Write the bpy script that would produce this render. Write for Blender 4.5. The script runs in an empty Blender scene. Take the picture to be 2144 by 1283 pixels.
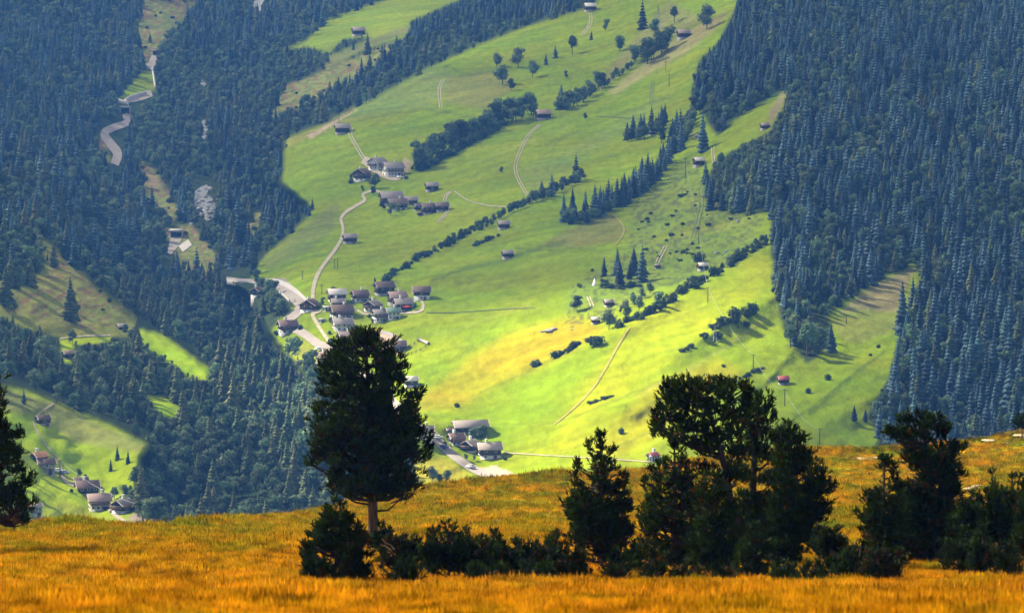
import bpy, math, random
import numpy as np
from math import radians, sin, cos, pi
R = random.Random(7); NR = np.random.RandomState(11)
SC = bpy.context.scene; COL = SC.collection

# ------------------------------------------------------------------ camera, sky, sun, exposure
TILT = radians(6.0); HF = math.tan(radians(10.0)); K = 2 * HF / 2144.0
cam = bpy.data.cameras.new('camera'); camo = bpy.data.objects.new('camera', cam); COL.objects.link(camo)
camo.location = (0, 0, 0); camo.rotation_euler = (radians(90) - TILT, 0, 0)
cam.sensor_width = 36.0; cam.lens = 18.0 / HF; cam.clip_start = 0.5; cam.clip_end = 20000
SC.camera = camo
cam.dof.use_dof = True; cam.dof.focus_distance = 260.0; cam.dof.aperture_fstop = 2.6
S = np.array([-0.66, 0.34, 0.67]); S = S / np.linalg.norm(S)        # direction towards the sun
EL = math.asin(S[2]); AZ = math.atan2(S[0], S[1])
W = bpy.data.worlds.new('World'); SC.world = W; W.use_nodes = True
nt = W.node_tree; bg = nt.nodes['Background']; sk = nt.nodes.new('ShaderNodeTexSky')
sk.sky_type = 'NISHITA'; sk.sun_disc = False; sk.sun_elevation = EL; sk.sun_rotation = AZ % (2 * pi); sk.altitude = 1500
nt.links.new(sk.outputs[0], bg.inputs[0]); bg.inputs[1].default_value = 0.055
sl = bpy.data.lights.new('sun', 'SUN'); sl.energy = 5.0; sl.angle = radians(1.2); sl.color = (1.0, 0.93, 0.78)
so = bpy.data.objects.new('sun', sl); COL.objects.link(so)
import mathutils
so.rotation_euler = mathutils.Vector((-S[0], -S[1], -S[2])).to_track_quat('-Z', 'Y').to_euler()
SC.view_settings.view_transform = 'Standard'; SC.view_settings.look = 'None'
SC.view_settings.exposure = 1.7; SC.view_settings.gamma = 1.0
SC.render.engine = 'CYCLES'
cy = SC.cycles; cy.max_bounces = 4; cy.diffuse_bounces = 2; cy.glossy_bounces = 1; cy.transmission_bounces = 2
cy.volume_bounces = 0; cy.transparent_max_bounces = 12; cy.caustics_reflective = False; cy.caustics_refractive = False
cy.use_denoising = True; cy.use_adaptive_sampling = True; cy.adaptive_threshold = 0.02; cy.sample_clamp_indirect = 3.0
try: cy.denoiser = 'OPENIMAGEDENOISE'; cy.denoising_prefilter = 'ACCURATE'
except Exception: pass

# ------------------------------------------------------------------ geometry of the view
CT, ST = cos(TILT), sin(TILT)
def P(u, v, d):
    u = np.asarray(u, float); v = np.asarray(v, float); d = np.asarray(d, float)
    yc = (641.5 - v) * K
    return np.stack([d * (u - 1072) * K, d * (CT + yc * ST), d * (-ST + yc * CT)], -1)

# ------------------------------------------------------------------ helpers
def mesh_obj(name, V, F, mats=None, parent=None, matidx=None, smooth=False, link=True):
    """V (n,3) array; F list of index arrays (quads or tris as 2-D arrays) or list of tuples"""
    me = bpy.data.meshes.new(name)
    V = np.asarray(V, np.float32).reshape(-1, 3)
    if isinstance(F, np.ndarray): F = [F]
    if F and isinstance(F[0], np.ndarray):
        loops = np.concatenate([f.ravel() for f in F]).astype(np.int32)
        tot = np.concatenate([np.full(len(f), f.shape[1]) for f in F]).astype(np.int32)
    else:
        loops = np.array([i for f in F for i in f], np.int32); tot = np.array([len(f) for f in F], np.int32)
    st = np.zeros(len(tot), np.int32)
    if len(tot): st[1:] = np.cumsum(tot)[:-1]
    me.vertices.add(len(V)); me.vertices.foreach_set('co', V.ravel())
    me.loops.add(len(loops)); me.loops.foreach_set('vertex_index', loops)
    me.polygons.add(len(tot)); me.polygons.foreach_set('loop_start', st); me.polygons.foreach_set('loop_total', tot)
    if matidx is not None: me.polygons.foreach_set('material_index', np.asarray(matidx, np.int32))
    if smooth: me.polygons.foreach_set('use_smooth', np.ones(len(tot), bool))
    me.update(calc_edges=True); me.validate()
    for m in (mats or []): me.materials.append(m)
    o = bpy.data.objects.new(name, me)
    if link: COL.objects.link(o)
    if parent is not None: o.parent = parent
    return o
def tag(o, label=None, cat=None, group=None, kind=None):
    if label: o['label'] = label
    if cat: o['category'] = cat
    if group: o['group'] = group
    if kind: o['kind'] = kind
    return o
def empty(name, loc, rz=0.0):
    o = bpy.data.objects.new(name, None); COL.objects.link(o); o.location = [float(c) for c in loc]
    o.rotation_euler = (0, 0, rz); o.empty_display_size = 0.5; return o
class MB:
    def __init__(s): s.v = []; s.f = []; s.m = []
    def add(s, vs, fs, mi=0):
        b = len(s.v); s.v += [tuple(map(float, p)) for p in vs]; s.f += [tuple(b + i for i in f) for f in fs]; s.m += [mi] * len(fs)
    def box(s, x0, x1, y0, y1, z0, z1, mi=0):
        s.add([(x0,y0,z0),(x1,y0,z0),(x1,y1,z0),(x0,y1,z0),(x0,y0,z1),(x1,y0,z1),(x1,y1,z1),(x0,y1,z1)],
              [(0,3,2,1),(4,5,6,7),(0,1,5,4),(1,2,6,5),(2,3,7,6),(3,0,4,7)], mi)
    def tube(s, pts, rad, n=6, mi=0):
        pts = [np.asarray(p, float) for p in pts]; rings = []
        for i, p in enumerate(pts):
            t = pts[min(i + 1, len(pts) - 1)] - pts[max(i - 1, 0)]; t = t / (np.linalg.norm(t) + 1e-9)
            a = np.cross(t, (0, 0, 1) if abs(t[2]) < 0.9 else (1, 0, 0)); a /= np.linalg.norm(a) + 1e-9; b = np.cross(t, a)
            r = rad[i] if hasattr(rad, '__len__') else rad
            rings.append([p + r * (a * cos(2 * pi * k / n) + b * sin(2 * pi * k / n)) for k in range(n)])
        vs = [q for rg in rings for q in rg]; fs = []
        for i in range(len(pts) - 1):
            for k in range(n):
                fs.append((i*n+k, i*n+(k+1)%n, (i+1)*n+(k+1)%n, (i+1)*n+k))
        fs.append(tuple(range(n))); fs.append(tuple((len(pts)-1)*n+k for k in reversed(range(n))))
        s.add(vs, fs, mi)
    def build(s, name, mats, parent=None, smooth=False, link=True):
        if not isinstance(mats, (list, tuple)): mats = [mats]
        return mesh_obj(name, s.v, s.f, mats, parent, s.m, smooth, link)
def inpoly(U, V, poly):
    ins = np.zeros(U.shape, bool); n = len(poly)
    for i in range(n):
        x0, y0 = poly[i]; x1, y1 = poly[(i + 1) % n]
        if y0 == y1: continue
        c = ((V < y0) != (V < y1)) & (U < (x1 - x0) * (V - y0) / (y1 - y0) + x0); ins ^= c
    return ins
def blur(A, n=1):
    A = A.astype(float)
    for _ in range(n):
        B = np.pad(A, 1, mode='edge'); A = (B[:-2,1:-1] + B[2:,1:-1] + 2*B[1:-1,1:-1]) / 4
        B = np.pad(A, 1, mode='edge'); A = (B[1:-1,:-2] + B[1:-1,2:] + 2*B[1:-1,1:-1]) / 4
    return A
def vnoise(X, Y, seed=0):
    xi = np.floor(X).astype(int); yi = np.floor(Y).astype(int); fx = X - xi; fy = Y - yi
    fx = fx*fx*(3-2*fx); fy = fy*fy*(3-2*fy)
    def h(a, b):
        n = (a * 374761393 + b * 668265263 + seed * 974634777) & 0x7fffffff
        n = ((n ^ (n >> 13)) * 1274126177) & 0x7fffffff
        return ((n ^ (n >> 16)) & 0xffff) / 65535.0
    return (h(xi,yi)*(1-fx)+h(xi+1,yi)*fx)*(1-fy) + (h(xi,yi+1)*(1-fx)+h(xi+1,yi+1)*fx)*fy
def fbm(X, Y, o=4, seed=0):
    r = 0; a = 1; t = 0
    for i in range(o): r = r + a * vnoise(X * 2**i, Y * 2**i, seed + i); t += a; a *= 0.5
    return r / t * 2 - 1
def tps(pts):
    p = np.array(pts, float); x = p[:, :2] / 500.0; w = 1000.0 / p[:, 2]; n = len(p)
    def ph(r2): return 0.5 * r2 * np.log(r2 + 1e-12)
    A = np.zeros((n+3, n+3)); A[:n,:n] = ph(((x[:,None]-x[None])**2).sum(-1)) + np.eye(n) * 0.004
    A[:n,n] = 1; A[:n,n+1:] = x; A[n:,:n] = A[:n,n:].T
    s = np.linalg.solve(A, np.concatenate([w, np.zeros(3)]))
    def f(U, V):
        q = np.stack([U, V], -1) / 500.0; o = s[n] + q[...,0]*s[n+1] + q[...,1]*s[n+2]
        for i in range(n): o = o + s[i] * ph((q[...,0]-x[i,0])**2 + (q[...,1]-x[i,1])**2)
        return o
    return f

# ------------------------------------------------------------------ materials
def mat(name, col=(0.5,0.5,0.5), rough=0.85, spec=0.2, var=0.0, scale=1.0, bump=0.0, objrand=0.0, metal=0.0, coords='obj', hue=0.0, stretch=(1,1,1), trans=0.0):
    m = bpy.data.materials.new(name); m.use_nodes = True; t = m.node_tree; N = t.nodes; L = t.links
    b = N['Principled BSDF']; b.inputs['Roughness'].default_value = rough; b.inputs['Specular IOR Level'].default_value = spec
    b.inputs['Metallic'].default_value = metal
    b.inputs['Base Color'].default_value = (*col, 1); out = None
    if var or bump:
        if coords == 'obj':
            tc = N.new('ShaderNodeTexCoord'); src = tc.outputs['Object']
        else:
            g = N.new('ShaderNodeNewGeometry'); src = g.outputs['Position']
        mp = N.new('ShaderNodeMapping'); mp.inputs['Scale'].default_value = stretch; L.new(src, mp.inputs['Vector'])
        no = N.new('ShaderNodeTexNoise'); no.inputs['Scale'].default_value = scale; no.inputs['Detail'].default_value = 5
        L.new(mp.outputs[0], no.inputs['Vector'])
    if var:
        mr = N.new('ShaderNodeMapRange'); mr.inputs[1].default_value = 0.3; mr.inputs[2].default_value = 0.7
        mr.inputs[3].default_value = 1 - var; mr.inputs[4].default_value = 1 + var; L.new(no.outputs['Fac'], mr.inputs[0])
        mul = N.new('ShaderNodeVectorMath'); mul.operation = 'SCALE'; mul.inputs[0].default_value = col
        L.new(mr.outputs[0], mul.inputs['Scale']); out = mul.outputs[0]
    if objrand:
        oi = N.new('ShaderNodeObjectInfo'); mr2 = N.new('ShaderNodeMapRange'); mr2.inputs[3].default_value = 1 - objrand; mr2.inputs[4].default_value = 1 + objrand
        L.new(oi.outputs['Random'], mr2.inputs[0]); m2 = N.new('ShaderNodeVectorMath'); m2.operation = 'SCALE'
        if out is None: m2.inputs[0].default_value = col
        else: L.new(out, m2.inputs[0])
        L.new(mr2.outputs[0], m2.inputs['Scale']); out = m2.outputs[0]
        if hue:
            hs = N.new('ShaderNodeHueSaturation'); mh = N.new('ShaderNodeMath'); mh.operation = 'MULTIPLY_ADD'
            fr = N.new('ShaderNodeMath'); fr.operation = 'FRACT'; mm = N.new('ShaderNodeMath'); mm.operation = 'MULTIPLY'; mm.inputs[1].default_value = 7.31
            L.new(oi.outputs['Random'], mm.inputs[0]); L.new(mm.outputs[0], fr.inputs[0]); L.new(fr.outputs[0], mh.inputs[0])
            mh.inputs[1].default_value = hue * 2; mh.inputs[2].default_value = 0.5 - hue; L.new(mh.outputs[0], hs.inputs['Hue']); L.new(out, hs.inputs['Color']); out = hs.outputs[0]
    if out is not None: L.new(out, b.inputs['Base Color'])
    if bump:
        bp = N.new('ShaderNodeBump'); bp.inputs['Strength'].default_value = bump; bp.inputs['Distance'].default_value = 0.1
        L.new(no.outputs['Fac'], bp.inputs['Height']); L.new(bp.outputs[0], b.inputs['Normal'])
    if trans:
        tr = N.new('ShaderNodeBsdfTranslucent'); mx = N.new('ShaderNodeMixShader'); mx.inputs[0].default_value = trans
        if out is not None: L.new(out, tr.inputs[0])
        else: tr.inputs[0].default_value = (*col, 1)
        L.new(b.outputs[0], mx.inputs[1]); L.new(tr.outputs[0], mx.inputs[2]); L.new(mx.outputs[0], N['Material Output'].inputs[0])
    return m
M = {}
M['spruce'] = mat('haze_blue_spruce_needles', (0.045,0.078,0.080), var=0.65, scale=0.25, objrand=0.7, hue=0.055)  # needle colour carries part of the blue of the haze
M['larch'] = mat('larch_needles', (0.125,0.150,0.055), var=0.4, scale=0.3, objrand=0.35, hue=0.03, trans=0.25)
M['leaf'] = mat('broad_leaves', (0.105,0.148,0.066), var=0.5, scale=0.35, objrand=0.6, hue=0.035, trans=0.2)
M['bush'] = mat('bush_leaves', (0.045,0.068,0.022), var=0.5, scale=0.5, objrand=0.4, hue=0.03, trans=0.15)
M['pine'] = mat('pine_needles', (0.0145,0.028,0.0025), var=0.95, scale=1.6, spec=0.1, trans=0.15)
M['pine_rust'] = mat('rusty_pine_needles', (0.05,0.019,0.003), var=0.5, scale=1.3, trans=0.2)
M['bark'] = mat('bark', (0.07,0.05,0.035), var=0.4, scale=6, bump=0.6, stretch=(1,1,0.2))
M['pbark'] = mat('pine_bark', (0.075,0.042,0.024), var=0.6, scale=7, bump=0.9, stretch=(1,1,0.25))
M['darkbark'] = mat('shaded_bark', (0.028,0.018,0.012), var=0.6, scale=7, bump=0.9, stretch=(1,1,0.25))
M['twig'] = mat('dead_wood', (0.20,0.13,0.07), var=0.3, scale=4)
M['rock'] = mat('pale_rock', (0.42,0.30,0.17), var=0.35, scale=3, bump=0.8)
M['boulder'] = mat('grey_boulder', (0.22,0.21,0.17), var=0.4, scale=1.0, bump=0.8)
M['wood'] = mat('dark_timber', (0.065,0.038,0.022), var=0.35, scale=3, stretch=(0.3,0.3,4), objrand=0.25)
M['wood2'] = mat('brown_timber', (0.13,0.075,0.04), var=0.35, scale=3, stretch=(0.3,0.3,4), objrand=0.2)
M['white'] = mat('white_plaster', (0.66,0.61,0.52), var=0.1, scale=1)
M['stone'] = mat('stone_wall', (0.30,0.27,0.23), var=0.35, scale=3)
M['glass'] = mat('window_pane', (0.02,0.025,0.03), rough=0.1, spec=0.6)
M['frame'] = mat('white_frame', (0.6,0.58,0.52))
for n, c in dict(grey=(0.32,0.26,0.215), brown=(0.15,0.095,0.065), maroon=(0.17,0.10,0.08), pink=(0.38,0.25,0.19), pale=(0.66,0.58,0.47), orange=(0.62,0.28,0.11),
                 red=(0.45,0.10,0.09), green=(0.20,0.27,0.20), rust=(0.20,0.135,0.105), shingle=(0.34,0.27,0.22)).items():
    M['roof_' + n] = mat('roof_' + n, c, var=0.3, scale=2.2, bump=0.4, stretch=(3,0.6,0.6), rough=0.7)
M['asphalt'] = mat('pale_road_surface', (0.27,0.225,0.18), var=0.15, scale=0.15, coords='w')
M['gravel'] = mat('gravel_track', (0.34,0.28,0.18), var=0.25, scale=0.3, coords='w')
M['dirt'] = mat('dirt_track', (0.24,0.20,0.035), var=0.3, scale=0.3, coords='w')
M['ditch'] = mat('worn_turf', (0.10,0.13,0.03), var=0.3, scale=0.3, coords='w')
M['concrete'] = mat('concrete', (0.42,0.38,0.32), var=0.15, scale=0.6)
M['water'] = mat('white_water', (0.17,0.165,0.145), rough=0.5, var=0.95, scale=0.45, bump=0.8, coords='w')
M['pole'] = mat('pole_wood', (0.06,0.045,0.03)); M['steel'] = mat('galvanised_steel', (0.30,0.31,0.30), metal=0.3, rough=0.5)
M['tyre'] = mat('tyre_rubber', (0.02,0.02,0.02)); M['canvas'] = mat('white_canvas', (0.8,0.77,0.68)); M['redcloth'] = mat('red_cloth', (0.6,0.05,0.02))
M['car_dark'] = mat('dark_car_paint', (0.05,0.06,0.08), rough=0.3, spec=0.5); M['car_white'] = mat('white_car_paint', (0.75,0.74,0.7), rough=0.3, spec=0.5)
M['car_silver'] = mat('silver_car_paint', (0.4,0.4,0.4), rough=0.3, spec=0.5)

# ------------------------------------------------------------------ the valley terrain
A_pts = [(870,900,1190),(700,700,1400),(600,600,1520),(490,580,1600),(1000,950,1180),(1000,1060,1100),(1072,1250,970),(1500,1010,1060),(1500,1250,950),(2000,950,1120),
 (2144,1250,950),(1300,650,1330),(1300,850,1185),(1600,700,1240),(1600,900,1110),(1800,800,1190),(1850,600,1370),(2100,800,1200),(2100,400,1520),(2100,100,1950),
 (2100,-100,2350),(2400,400,1470),(2400,800,1130),(2400,0,2050),(1600,500,1430),(1450,350,1690),(1600,200,1780),(1600,0,2150),(1400,100,2130),(1250,20,2400),
 (1250,-150,2800),(1000,180,2150),(900,160,2210),(1100,300,1900),(1000,420,1730),(1300,450,1600),(1200,550,1460),(900,500,1630),(750,480,1700),(800,350,1900),
 (720,270,2050),(620,300,2040),(600,420,1850),(540,560,1660),(650,560,1560),(900,620,1440),(1000,800,1280),(800,760,1340),(600,750,1400),(650,1000,1180),(600,1250,1000)]
B_pts = [(430,430,2050),(425,270,2450),(540,10,3200),(700,220,2400),(900,100,2600),(1100,50,2750),(1300,-60,3000),(750,68,2850),(650,100,2800),(950,0,3050),
 (600,250,2420),(520,450,2050),(300,110,2750),(240,300,2300),(370,500,1950),(240,50,2950),(0,50,2700),(0,300,2050),(100,450,1760),(-240,300,1900),(-240,0,2500),
 (550,-180,3700),(200,-180,3300),(300,450,2000),(350,600,1790),(500,700,1600),(620,850,1370),(650,1000,1200),(560,560,1760),(450,560,1830),(1500,-180,3300),(600,1250,1010),(0,700,1500)]
C_pts = [(-240,500,1480),(0,600,1410),(90,500,1560),(300,690,1450),(450,790,1375),(200,730,1370),(100,800,1300),(300,900,1260),(500,950,1240),(600,1050,1140),
 (400,1050,1150),(620,850,1350),(-240,800,1250),(600,1250,1000),(0,1250,1000)]
D_pts = [(0,790,1190),(130,850,1170),(310,930,1150),(200,1040,1080),(50,950,1085),(300,1100,1020),(0,1050,1020),(-240,900,1010),(600,1150,1050),(-240,1250,900),(500,1250,950)]
A_poly = [(470,592),(490,572),(525,560),(560,520),(610,480),(645,435),(585,385),(592,300),(600,286),(700,248),(800,194),(900,139),(1000,91),(1100,53),(1240,8),(1330,-210),(2600,-210),(2600,1400),(600,1400),(690,1000),(640,800),(560,700),(520,620)]
C_poly = [(-400,440),(60,470),(90,492),(200,590),(290,670),(380,725),(460,790),(520,880),(640,1000),(700,1400),(-400,1400)]
D_poly = [(-400,740),(0,780),(130,840),(240,885),(320,930),(300,960),(290,1020),(340,1090),(420,1400),(-400,1400)]
GS = 4; gu = np.arange(-240, 2388, GS); gv = np.arange(-200, 1264, GS)
GU, GV = np.meshgrid(gu.astype(float), gv.astype(float))
fA, fB, fC, fD = tps(A_pts), tps(B_pts), tps(C_pts), tps(D_pts)
mA = blur(inpoly(GU, GV, A_poly), 3); mC = blur(inpoly(GU, GV, C_poly), 3); mD = blur(inpoly(GU, GV, D_poly), 3)
wv = fB(GU, GV); wv = wv*(1-mC) + fC(GU,GV)*mC; wv = wv*(1-mA) + fA(GU,GV)*mA; wv = wv*(1-mD) + fD(GU,GV)*mD
wv = np.clip(wv, 0.2, 1.2); D0 = 1000.0 / wv
# fall-line gullies and rolls on the right slope run down to the left
al = GU * 0.87 - GV * 0.45; ac = GU * 0.45 + GV * 0.87
und = fbm(al/520.0, ac/95.0, 3, 3) * 16 + fbm(GU/110.0, GV/60.0, 3, 9) * 6 + fbm(GU/34.0, GV/18.0, 3, 15) * 3.4
und = np.where(mA > 0.5, und, fbm(GU/150.0, GV/110.0, 4, 5) * 22 + fbm(GU/34.0, GV/22.0, 2, 25) * 4)
near = np.clip((1300 - D0) / 200, 0, 1) * 0
D0 = D0 + blur(und, 2)
# terraces/banks (line in px, depth step): lower part of each bank sits nearer
def bank(poly, amt, wid=14):
    global D0
    best = np.full(D0.shape, 1e9); sgn = np.zeros(D0.shape)
    for (x0,y0),(x1,y1) in zip(poly[:-1], poly[1:]):
        dx, dy = x1-x0, y1-y0; l2 = dx*dx+dy*dy; t = np.clip(((GU-x0)*dx+(GV-y0)*dy)/l2, 0, 1)
        ex = GU-(x0+t*dx); ey = GV-(y0+t*dy); dd = np.hypot(ex, ey); s = np.sign(dx*ey-dy*ex)
        m = dd < best; best[m] = dd[m]; sgn[m] = s[m]
    D0 = D0 - amt * np.exp(-(best/wid)**2) * (1 + sgn*0.2)
bank([(1080,760),(1200,720),(1310,690),(1460,600),(1620,510)], 5)
bank([(1380,770),(1480,700),(1580,640),(1640,610)], 4)
bank([(700,600),(800,585),(900,530),(1010,475),(1150,415)], 6)
bank([(900,585),(960,570),(1060,545),(1140,520)], 8, 16)
bank([(1080,520),(1240,440),(1330,390),(1440,310)], 8, 18)
bank([(900,885),(1000,890),(1160,890),(1300,850)], 5)
bank([(1100,1000),(1350,960),(1420,900),(1600,800),(1650,740)], 4, 12)
bank([(1690,860),(1760,800),(1850,730)], 2, 10)
TV = P(GU, GV, D0)
def gidx(u, v):
    u = np.clip(np.asarray(u, float), gu[0], gu[-1]-1e-3); v = np.clip(np.asarray(v, float), gv[0], gv[-1]-1e-3)
    fu = (u-gu[0])/GS; fv = (v-gv[0])/GS; i = fu.astype(int); j = fv.astype(int); return i, j, fu-i, fv-j
def depth(u, v):
    i, j, a, b = gidx(u, v)
    return (D0[j,i]*(1-a)+D0[j,i+1]*a)*(1-b) + (D0[j+1,i]*(1-a)+D0[j+1,i+1]*a)*b
def T(u, v):
    return P(u, v, depth(u, v))
def mpp(u, v): return float(depth(u, v)) * K      # metres per photo pixel at that spot

MEADOW = [
 [(525,577),(560,530),(610,490),(655,440),(590,388),(598,290),(700,252),(800,198),(900,143),(1000,95),(1100,57),(1240,15),(1300,-60),(1565,-60),(1535,30),(1505,90),(1465,125),(1445,200),(1500,285),(1560,235),(1650,188),(1640,225),(1612,275),(1500,335),(1480,375),(1478,440),(1540,450),(1612,445),(1618,590),(1640,690),(1690,765),(1745,715),(1735,660),(1830,590),(1915,550),(1928,580),(1885,690),(1862,790),(1815,870),(1850,935),(1850,1270),(930,1270),(850,900),(820,850),(700,800),(650,770),(585,735),(570,690),(600,650),(625,640),(600,610),(540,602)],
 [(585,108),(640,85),(690,40),(790,5),(900,-30),(1050,-40),(940,10),(860,45),(800,75),(720,82),(690,112),(640,98)],
 [(690,118),(860,46),(850,78),(760,105),(680,145)],
 [(90,500),(200,600),(285,665),(270,700),(130,705),(60,690),(-60,640),(-60,560),(40,610),(100,560)],
 [(125,708),(230,700),(240,716),(150,722),(160,760),(135,760)],
 [(288,690),(340,698),(400,745),(452,782),(445,797),(400,788),(340,748),(300,722)],
 [(300,826),(345,830),(388,862),(385,878),(340,868),(322,846)],
 [(-100,780),(60,820),(130,850),(230,890),(315,935),(290,960),(285,1025),(240,1010),(300,1100),(360,1140),(330,1270),(-100,1270)],
 [(242,210),(300,150),(322,150),(328,190),(262,212)],
]
SCRUB = [[(90,500),(200,600),(285,665),(200,690),(60,660),(-60,640),(-60,560),(40,610),(100,560)], [(290,330),(330,360),(380,450),(350,470),(300,420)],
 [(345,480),(400,470),(455,540),(440,600),(380,560)],[(200,300),(215,280),(235,340),(225,345)],[(300,0),(430,0),(330,100),(300,150),(285,90)],
 [(500,520),(530,450),(560,440),(530,520)],[(640,280),(760,215),(745,235),(640,300)],[(680,145),(850,78),(760,160),(560,260),(600,180)]]
meadow = np.zeros(GU.shape, bool)
for p in MEADOW: meadow |= inpoly(GU, GV, p)
scrub = np.zeros(GU.shape, bool)
for p in SCRUB: scrub |= inpoly(GU, GV, p)
scrub &= ~inpoly(GU, GV, MEADOW[0])
wig = fbm(GU/30.0, GV/30.0, 3, 41) 
CC = np.zeros(GU.shape + (3,)); CC[:] = (0.035,0.05,0.018)
def paint(mask, col, n=1, fac=1.0):
    global CC
    m = blur(mask, n)[..., None] * fac; CC = CC*(1-m) + np.array(col)*m
paint(meadow, (0.160,0.212,0.003), 1)
paint(scrub, (0.125,0.140,0.030), 2)
for k_ in (4,5,6): paint(inpoly(GU, GV, MEADOW[k_]), (0.25,0.34,0.004), 1)  # sunlight painted in: grass lightened where slopes face away from the sun
paint(inpoly(GU, GV, MEADOW[7]), (0.23,0.30,0.004), 2)  # near left field lightened likewise, extra sunlight in the colour
paint(inpoly(GU, GV, MEADOW[3]), (0.19,0.195,0.03), 2, .8)  # left clearing painted yellower and lighter, as if sunlit
YEL = [  # field patches with their own grass colour; the sunlit area painted yellower
 ([(850,860),(960,770),(1060,700),(1200,660),(1270,690),(1120,770),(1000,830),(960,850)], (0.27,0.225,0.004), 8, 0.9),
 ([(1330,660),(1450,620),(1600,530),(1620,580),(1560,640),(1400,760),(1250,850),(1400,900),(1250,930),(1150,950),(1200,840)], (0.215,0.235,0.003), 9, 0.8),  # sunlit area: grass yellowed and lightened to strengthen the light
 ([(1350,820),(1500,740),(1560,780),(1400,900),(1300,950),(1220,950)], (0.24,0.225,0.003), 8, 0.7),
 ([(560,760),(640,700),(660,745),(600,760)], (0.17,0.19,0.02), 3, 0.9), 
 ([(600,290),(700,255),(745,240),(730,262),(640,290),(602,312)], (0.20,0.19,0.03), 1, 0.8),
 ([(700,252),(800,198),(900,143),(930,140),(960,165),(900,225),(820,235),(745,250)], (0.15,0.195,0.035), 2, 0.8),
 ([(935,165),(1010,150),(1065,155),(1080,180),(1020,230),(930,215)], (0.17,0.17,0.03), 1, 0.85),
 ([(1240,190),(1300,110),(1400,0),(1470,40),(1400,100),(1330,120),(1270,180)], (0.18,0.17,0.045), 2, 0.8),
 ([(1270,195),(1380,110),(1450,60),(1530,20),(1500,60),(1440,110),(1350,160),(1290,200)], (0.25,0.215,0.075), 1, 0.85),
 ([(1120,400),(1080,360),(1200,310),(1330,230),(1420,190),(1330,260),(1240,320)], (0.165,0.205,0.03), 4, 0.7),
 ([(1130,515),(1190,480),(1280,445),(1315,485),(1290,505),(1200,520)], (0.16,0.15,0.03), 1, 0.85),
 ([(550,545),(620,490),(690,430),(715,425),(700,480),(640,530),(560,570)], (0.14,0.16,0.03), 2, 0.8),
 ([(1750,660),(1830,595),(1920,556),(1880,640),(1880,655),(1800,650)], (0.21,0.175,0.075), 1, 0.9),
 ([(1740,670),(1800,650),(1880,655),(1880,690),(1800,720),(1765,715)], (0.18,0.19,0.03), 1, 0.8),
 ([(1640,190),(1650,190),(1632,235),(1605,268),(1612,230)], (0.23,0.19,0.08), 1, 0.9),
 ([(70,840),(130,850),(315,935),(290,945),(160,925),(100,890)], (0.21,0.22,0.045), 1, 0.9),
 ([(-100,780),(130,850),(100,870),(-100,850)], (0.16,0.16,0.04), 2, 0.9),
 ([(0,1060),(150,1050),(300,1110),(0,1110)], (0.20,0.20,0.015), 5, 0.7),
 ([(850,960),(930,955),(990,1000),(900,1020),(840,1000)], (0.24,0.20,0.015), 2, 0.8),
 ([(940,10),(860,50),(690,118),(680,145),(760,105),(900,50)], (0.15,0.14,0.045), 1, 0.8),
 ([(1320,440),(1440,330),(1480,380),(1600,460),(1560,540),(1400,600),(1300,640),(1180,660),(1200,600),(1320,520)], (0.13,0.165,0.028), 6, 0.55)]
for poly, c, n, f in YEL: paint(inpoly(GU, GV, poly) & meadow, c, n, f)
# tussocky, scrubby mottling of unmown ground
mott = (vnoise(GU/7.0, GV/3.5, 71) > 0.62) & inpoly(GU, GV, [(1320,440),(1440,330),(1480,380),(1600,460),(1560,540),(1400,600),(1300,660),(1180,690),(1200,600),(1320,520)])
paint(mott, (0.075,0.085,0.028), 0, 0.7)
mott = (vnoise(GU/8.0 + GV/16.0, GV/3.5, 72) > 0.5) & (scrub | inpoly(GU, GV, MEADOW[3]))
paint(mott, (0.22,0.22,0.05), 0, 0.6)
mott = (vnoise(GU/9.0 + GV/12.0, GV/4.5, 75) > 0.66) & scrub
paint(mott, (0.17,0.085,0.05), 0, 0.7)
paint(inpoly(GU, GV, [(640,285),(760,222),(745,232),(650,292)]), (0.34,0.24,0.16), 0, 0.9)     # bare scree at the meadow's edge
paint(inpoly(GU, GV, [(290,345),(335,375),(330,400),(300,385)]), (0.33,0.24,0.12), 1, 0.7)
paint(inpoly(GU, GV, [(530,450),(520,500),(490,540),(500,500)]), (0.35,0.24,0.15), 1, 0.7)
paint(inpoly(GU, GV, [(790,697),(830,700),(850,735),(820,745),(780,740)]), (0.42,0.30,0.21), 0, 0.95)   # yard
paint(inpoly(GU, GV, [(845,328),(865,340),(850,370),(838,360)]), (0.33,0.25,0.16), 0, 0.8)
paint(inpoly(GU, GV, [(280,1075),(330,1080),(370,1110),(300,1112),(265,1085)]), (0.25,0.19,0.14), 0, 0.95)
paint(inpoly(GU, GV, [(560,585),(595,582),(640,630),(632,636),(590,600)]), (0.24,0.20,0.16), 0, 0.9)
paint(inpoly(GU, GV, [(997,978),(1040,975),(1085,995),(1060,1010),(1010,992)]), (0.40,0.31,0.20), 0, 0.9)

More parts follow.
